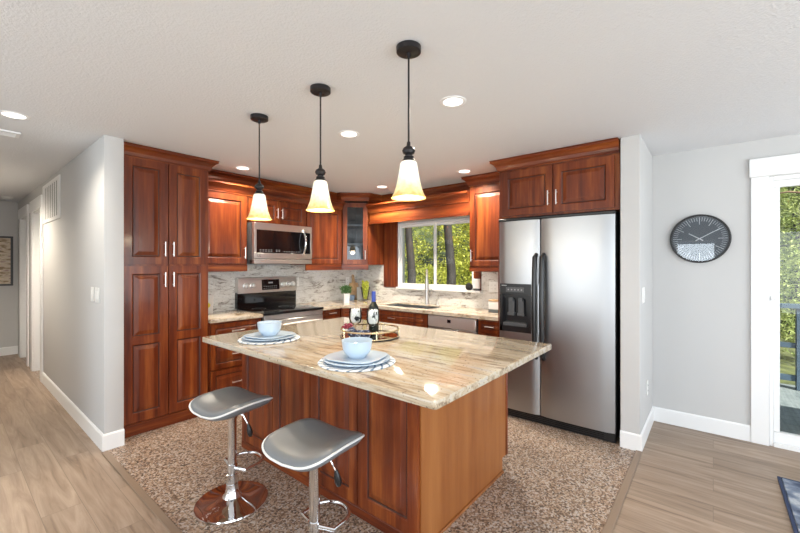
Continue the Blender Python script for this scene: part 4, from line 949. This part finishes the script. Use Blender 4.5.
# rug
t = thing('area_rug', 'blue grey area rug with a navy edge by the glass door', 'rug', (3.63, -0.335, 0.0005), R90)
simple_box('pile', 'rug_pile', (0.02, 1.6, -2.6, -0.02, 0.0, 0.012), t, 0.004)
bm = B(); box(bm, 0.0, 0.0195, -2.62, 0.0, 0.0, 0.010, 0.003); box(bm, 0.02, 1.6, -0.0195, 0.0, 0.0, 0.010, 0.003); obj('binding', bm, 'navy_edge', t)

# ------------------------------------------------------------------ lamps
def pendant(label, y):
    t = thing('pendant_light', label, 'lamp', (1.388, y, 1.757), 0, 'pendant lamps over the island')
    zc = H-1.757
    bm = B(); lathe(bm, [(0.0,zc-0.030),(0.050,zc-0.030),(0.057,zc-0.026),(0.058,zc-0.002),(0.0,zc-0.001)], 36); lathe(bm, [(0.0,zc-0.05),(0.008,zc-0.05),(0.010,zc-0.029),(0.0,zc-0.029)], 12); obj('canopy', bm, 'bronze', t)
    bm = B(); tube(bm, [(0,0,0.245),(0,0,zc-0.04)], 0.0045, 8); obj('rod', bm, 'bronze', t)
    bm = B(); lathe(bm, [(0.0,0.2628),(0.008,0.2610),(0.010,0.2448),(0.012,0.2412),(0.026,0.2322),(0.031,0.2196),(0.026,0.2070),(0.016,0.2016),(0.016,0.1962),(0.024,0.1926),(0.025,0.1818),(0.030,0.1764),(0.034,0.1692),(0.0,0.1692)], 28); obj('socket_cap', bm, 'bronze', t)
    bm = B(); lathe(bm, [(0.030,0.1710),(0.038,0.1638),(0.043,0.1350),(0.050,0.0945),(0.058,0.0558),(0.069,0.0234),(0.081,0.0000),(0.079,0.0000),(0.066,0.0243),(0.055,0.0567),(0.047,0.0945),(0.040,0.1350),(0.035,0.1620),(0.030,0.1710)], 44); obj('shade', bm, 'alabaster_glass', t, ang=80)
    bm = B(); lathe(bm, [(0.0,0.1710),(0.013,0.1665),(0.014,0.1350),(0.028,0.1035),(0.030,0.0855),(0.022,0.0657),(0.0,0.0585)], 20); obj('bulb', bm, 'can_lens', t)
    return t
p1 = pendant('bell glass pendant lamp nearest the viewer, rightmost of the three', 1.092)
for y, lab in ((1.734, 'bell glass pendant lamp in the middle of the three over the island'), (2.386, 'bell glass pendant lamp farthest away, leftmost of the three')):
    dup(p1, (1.388, y, 1.757), None, lab)
for y in (1.092, 1.734, 2.386): lamp('pendant_bulb_glow', 'POINT', (1.388, y, 1.72), (0,0,0), 3, (1,0.80,0.52), shadow_soft_size=0.05)
def can(x, y, label, e=26, ring=0.082):
    t = thing('recessed_light', label, 'lamp', (x, y, H), 0, 'recessed ceiling lights')
    bm = B(); lathe(bm, [(ring,0.0),(ring,-0.003),(ring-0.006,-0.006),(ring-0.022,-0.004),(ring-0.022,0.0)], 40); obj('trim_ring', bm, 'white_trim', t)
    bm = B(); lathe(bm, [(0.0,-0.0035),(ring-0.023,-0.0035),(ring-0.023,-0.0005),(0.0,-0.0005)], 40); obj('lens', bm, 'can_lens', t)
    l = lamp('recessed_glow', 'SPOT', (0,0,-0.02), (0,0,0), e, (1,0.89,0.73), specular_factor=0.0, spot_size=math.radians(150), spot_blend=0.7, shadow_soft_size=0.06); l.parent = t
    return t
can(2.028, 1.245, 'large looking recessed ceiling light right of the nearest pendant lamp')
can(2.02, 2.177, 'recessed ceiling light between the middle and nearest pendant lamps')
can(2.024, 3.80, 'recessed ceiling light right of the pantry crown', 60)
can(3.66, 3.32, 'recessed ceiling light before the glass corner cabinet', 95)
can(3.62, 2.08, 'recessed ceiling light between the nearest pendant lamp and the refrigerator cabinet', 95)
can(0.322, 3.65, 'recessed ceiling light over the hall entrance', 30)
can(0.10, 6.2, 'added unseen ceiling light brightening the deeper hall', 110)  # added out of view to brighten the dim hall

# ------------------------------------------------------------------ outdoors
bm = B(); box(bm, -30, 40, -30, 40, -0.95, -0.90); structure('ground', bm, 'grass', label='grassy ground outside', cat='ground')
bm = B(); nx, ny = 24, 60; gv = []
for i in range(nx+1):
    gv.append([bm.verts.new((20+i*0.6+1.2*math.sin(j*0.9+i*0.4), -25+j*1.1, -0.95+9.0*math.sin(min(1.0,i/16)*PI/2)+0.6*math.sin(j*1.7+i)*min(1,i/4))) for j in range(ny+1)])
for i in range(nx):
    for j in range(ny): bm.faces.new((gv[i][j],gv[i+1][j],gv[i+1][j+1],gv[i][j+1]))
structure('hillside', bm, 'hill_green', label='dark wooded hillside beyond the trees', cat='hill')
bm = B()
for k in range(17): box(bm, XW+0.17+k*0.142, XW+0.17+k*0.142+0.136, -5.0, 0.7, -0.10, -0.06, 0.003)
structure('deck', bm, 'deck_boards', label='grey board deck outside the glass door', cat='deck')
t = thing('deck_railing', 'dark blue deck railing outside the glass door', 'railing', (6.58, -5.0, -0.06))
simple_box('top_rail', 'outdoor_blue', (-0.07, 0.07, 0, 5.7, 0.98, 1.03), t, 0.004)
simple_box('cross_rail', 'outdoor_blue', (-0.025, 0.025, 0, 5.7, 0.10, 0.17), t, 0.003); simple_box('cross_rail', 'outdoor_blue', (-0.025, 0.025, 0, 5.7, 0.50, 0.56), t, 0.003)
for k in range(5): simple_box('post', 'outdoor_blue', (-0.05, 0.05, k*1.38, k*1.38+0.09, 0.0, 0.98), t, 0.003)
def tree(label, x, y, h, r, leaf, trunk_r=0.16, bark='bark', n=4200, crown0=0.25, lean=0.0, lsz=0.16, rz=1.0):
    t = thing('tree', label, 'tree', (x, y, -0.9), 0, 'trees outside the windows')
    bm = B(); pts = [(lean*k/8+0.05*math.sin(k*1.3), 0.05*math.cos(k*1.7), h*0.95*k/8) for k in range(9)]
    tube(bm, pts, [trunk_r*(1-0.85*k/8) for k in range(9)], 12)
    for k in range(16):
        z = h*random.uniform(crown0, 0.9); a = random.uniform(0,2*PI); L = r*random.uniform(0.5,0.9); b0 = Vector((lean*z/h, 0, z))
        tube(bm, [b0, b0+Vector((math.cos(a)*L*0.5, math.sin(a)*L*0.5, L*0.12)), b0+Vector((math.cos(a)*L, math.sin(a)*L, L*0.05))], [trunk_r*0.22, trunk_r*0.14, trunk_r*0.05], 6)
    obj('trunk', bm, bark, t)
    bm = B(); clumps = []
    for k in range(60):
        a = random.uniform(0,2*PI); rr = r*math.sqrt(random.uniform(0.02,1)); z = h*(crown0+(1.02-crown0)*random.random())
        f = 1.0 - 0.55*max(0,(z/h-0.6))/0.4
        clumps.append((Vector((rr*f*math.cos(a), rr*f*math.sin(a), z)), r*random.uniform(0.18,0.36)))
    for k in range(n):
        c, cr = random.choice(clumps); p = c+Vector((random.gauss(0,1)*cr, random.gauss(0,1)*cr, random.gauss(0,0.6)*cr*rz))
        d = Vector((random.uniform(-1,1), random.uniform(-1,1), random.uniform(-0.9,0.5)))
        leafquad(bm, p, d, lsz*random.uniform(0.6,1.4), lsz*random.uniform(0.15,0.3))
    obj('foliage', bm, leaf, t, smooth=False, recalc=False)
    return t
# seen through the sink window
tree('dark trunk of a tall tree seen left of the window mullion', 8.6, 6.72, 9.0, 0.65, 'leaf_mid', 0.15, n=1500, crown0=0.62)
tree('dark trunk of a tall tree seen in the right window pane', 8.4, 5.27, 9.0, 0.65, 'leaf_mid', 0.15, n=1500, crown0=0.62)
tree('sunlit yellow-green tree low at the left edge of the kitchen window', 10.6, 9.3, 4.6, 1.1, 'leaf_bright', 0.07, n=7000, crown0=0.10, lsz=0.12)
tree('sunlit yellow-green tree between the two dark trunks in the kitchen window', 13.9, 9.35, 5.4, 0.95, 'leaf_bright', 0.07, n=7500, crown0=0.10, lsz=0.12)
tree('sunlit yellow-green tree at the right edge of the kitchen window', 10.9, 5.6, 4.6, 1.15, 'leaf_bright', 0.07, n=7000, crown0=0.10, lsz=0.12)
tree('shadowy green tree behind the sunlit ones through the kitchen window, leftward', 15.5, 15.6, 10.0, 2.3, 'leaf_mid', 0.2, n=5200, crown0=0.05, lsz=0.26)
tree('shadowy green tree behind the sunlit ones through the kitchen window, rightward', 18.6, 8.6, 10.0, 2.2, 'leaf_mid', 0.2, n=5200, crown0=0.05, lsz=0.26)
# seen through the glass door
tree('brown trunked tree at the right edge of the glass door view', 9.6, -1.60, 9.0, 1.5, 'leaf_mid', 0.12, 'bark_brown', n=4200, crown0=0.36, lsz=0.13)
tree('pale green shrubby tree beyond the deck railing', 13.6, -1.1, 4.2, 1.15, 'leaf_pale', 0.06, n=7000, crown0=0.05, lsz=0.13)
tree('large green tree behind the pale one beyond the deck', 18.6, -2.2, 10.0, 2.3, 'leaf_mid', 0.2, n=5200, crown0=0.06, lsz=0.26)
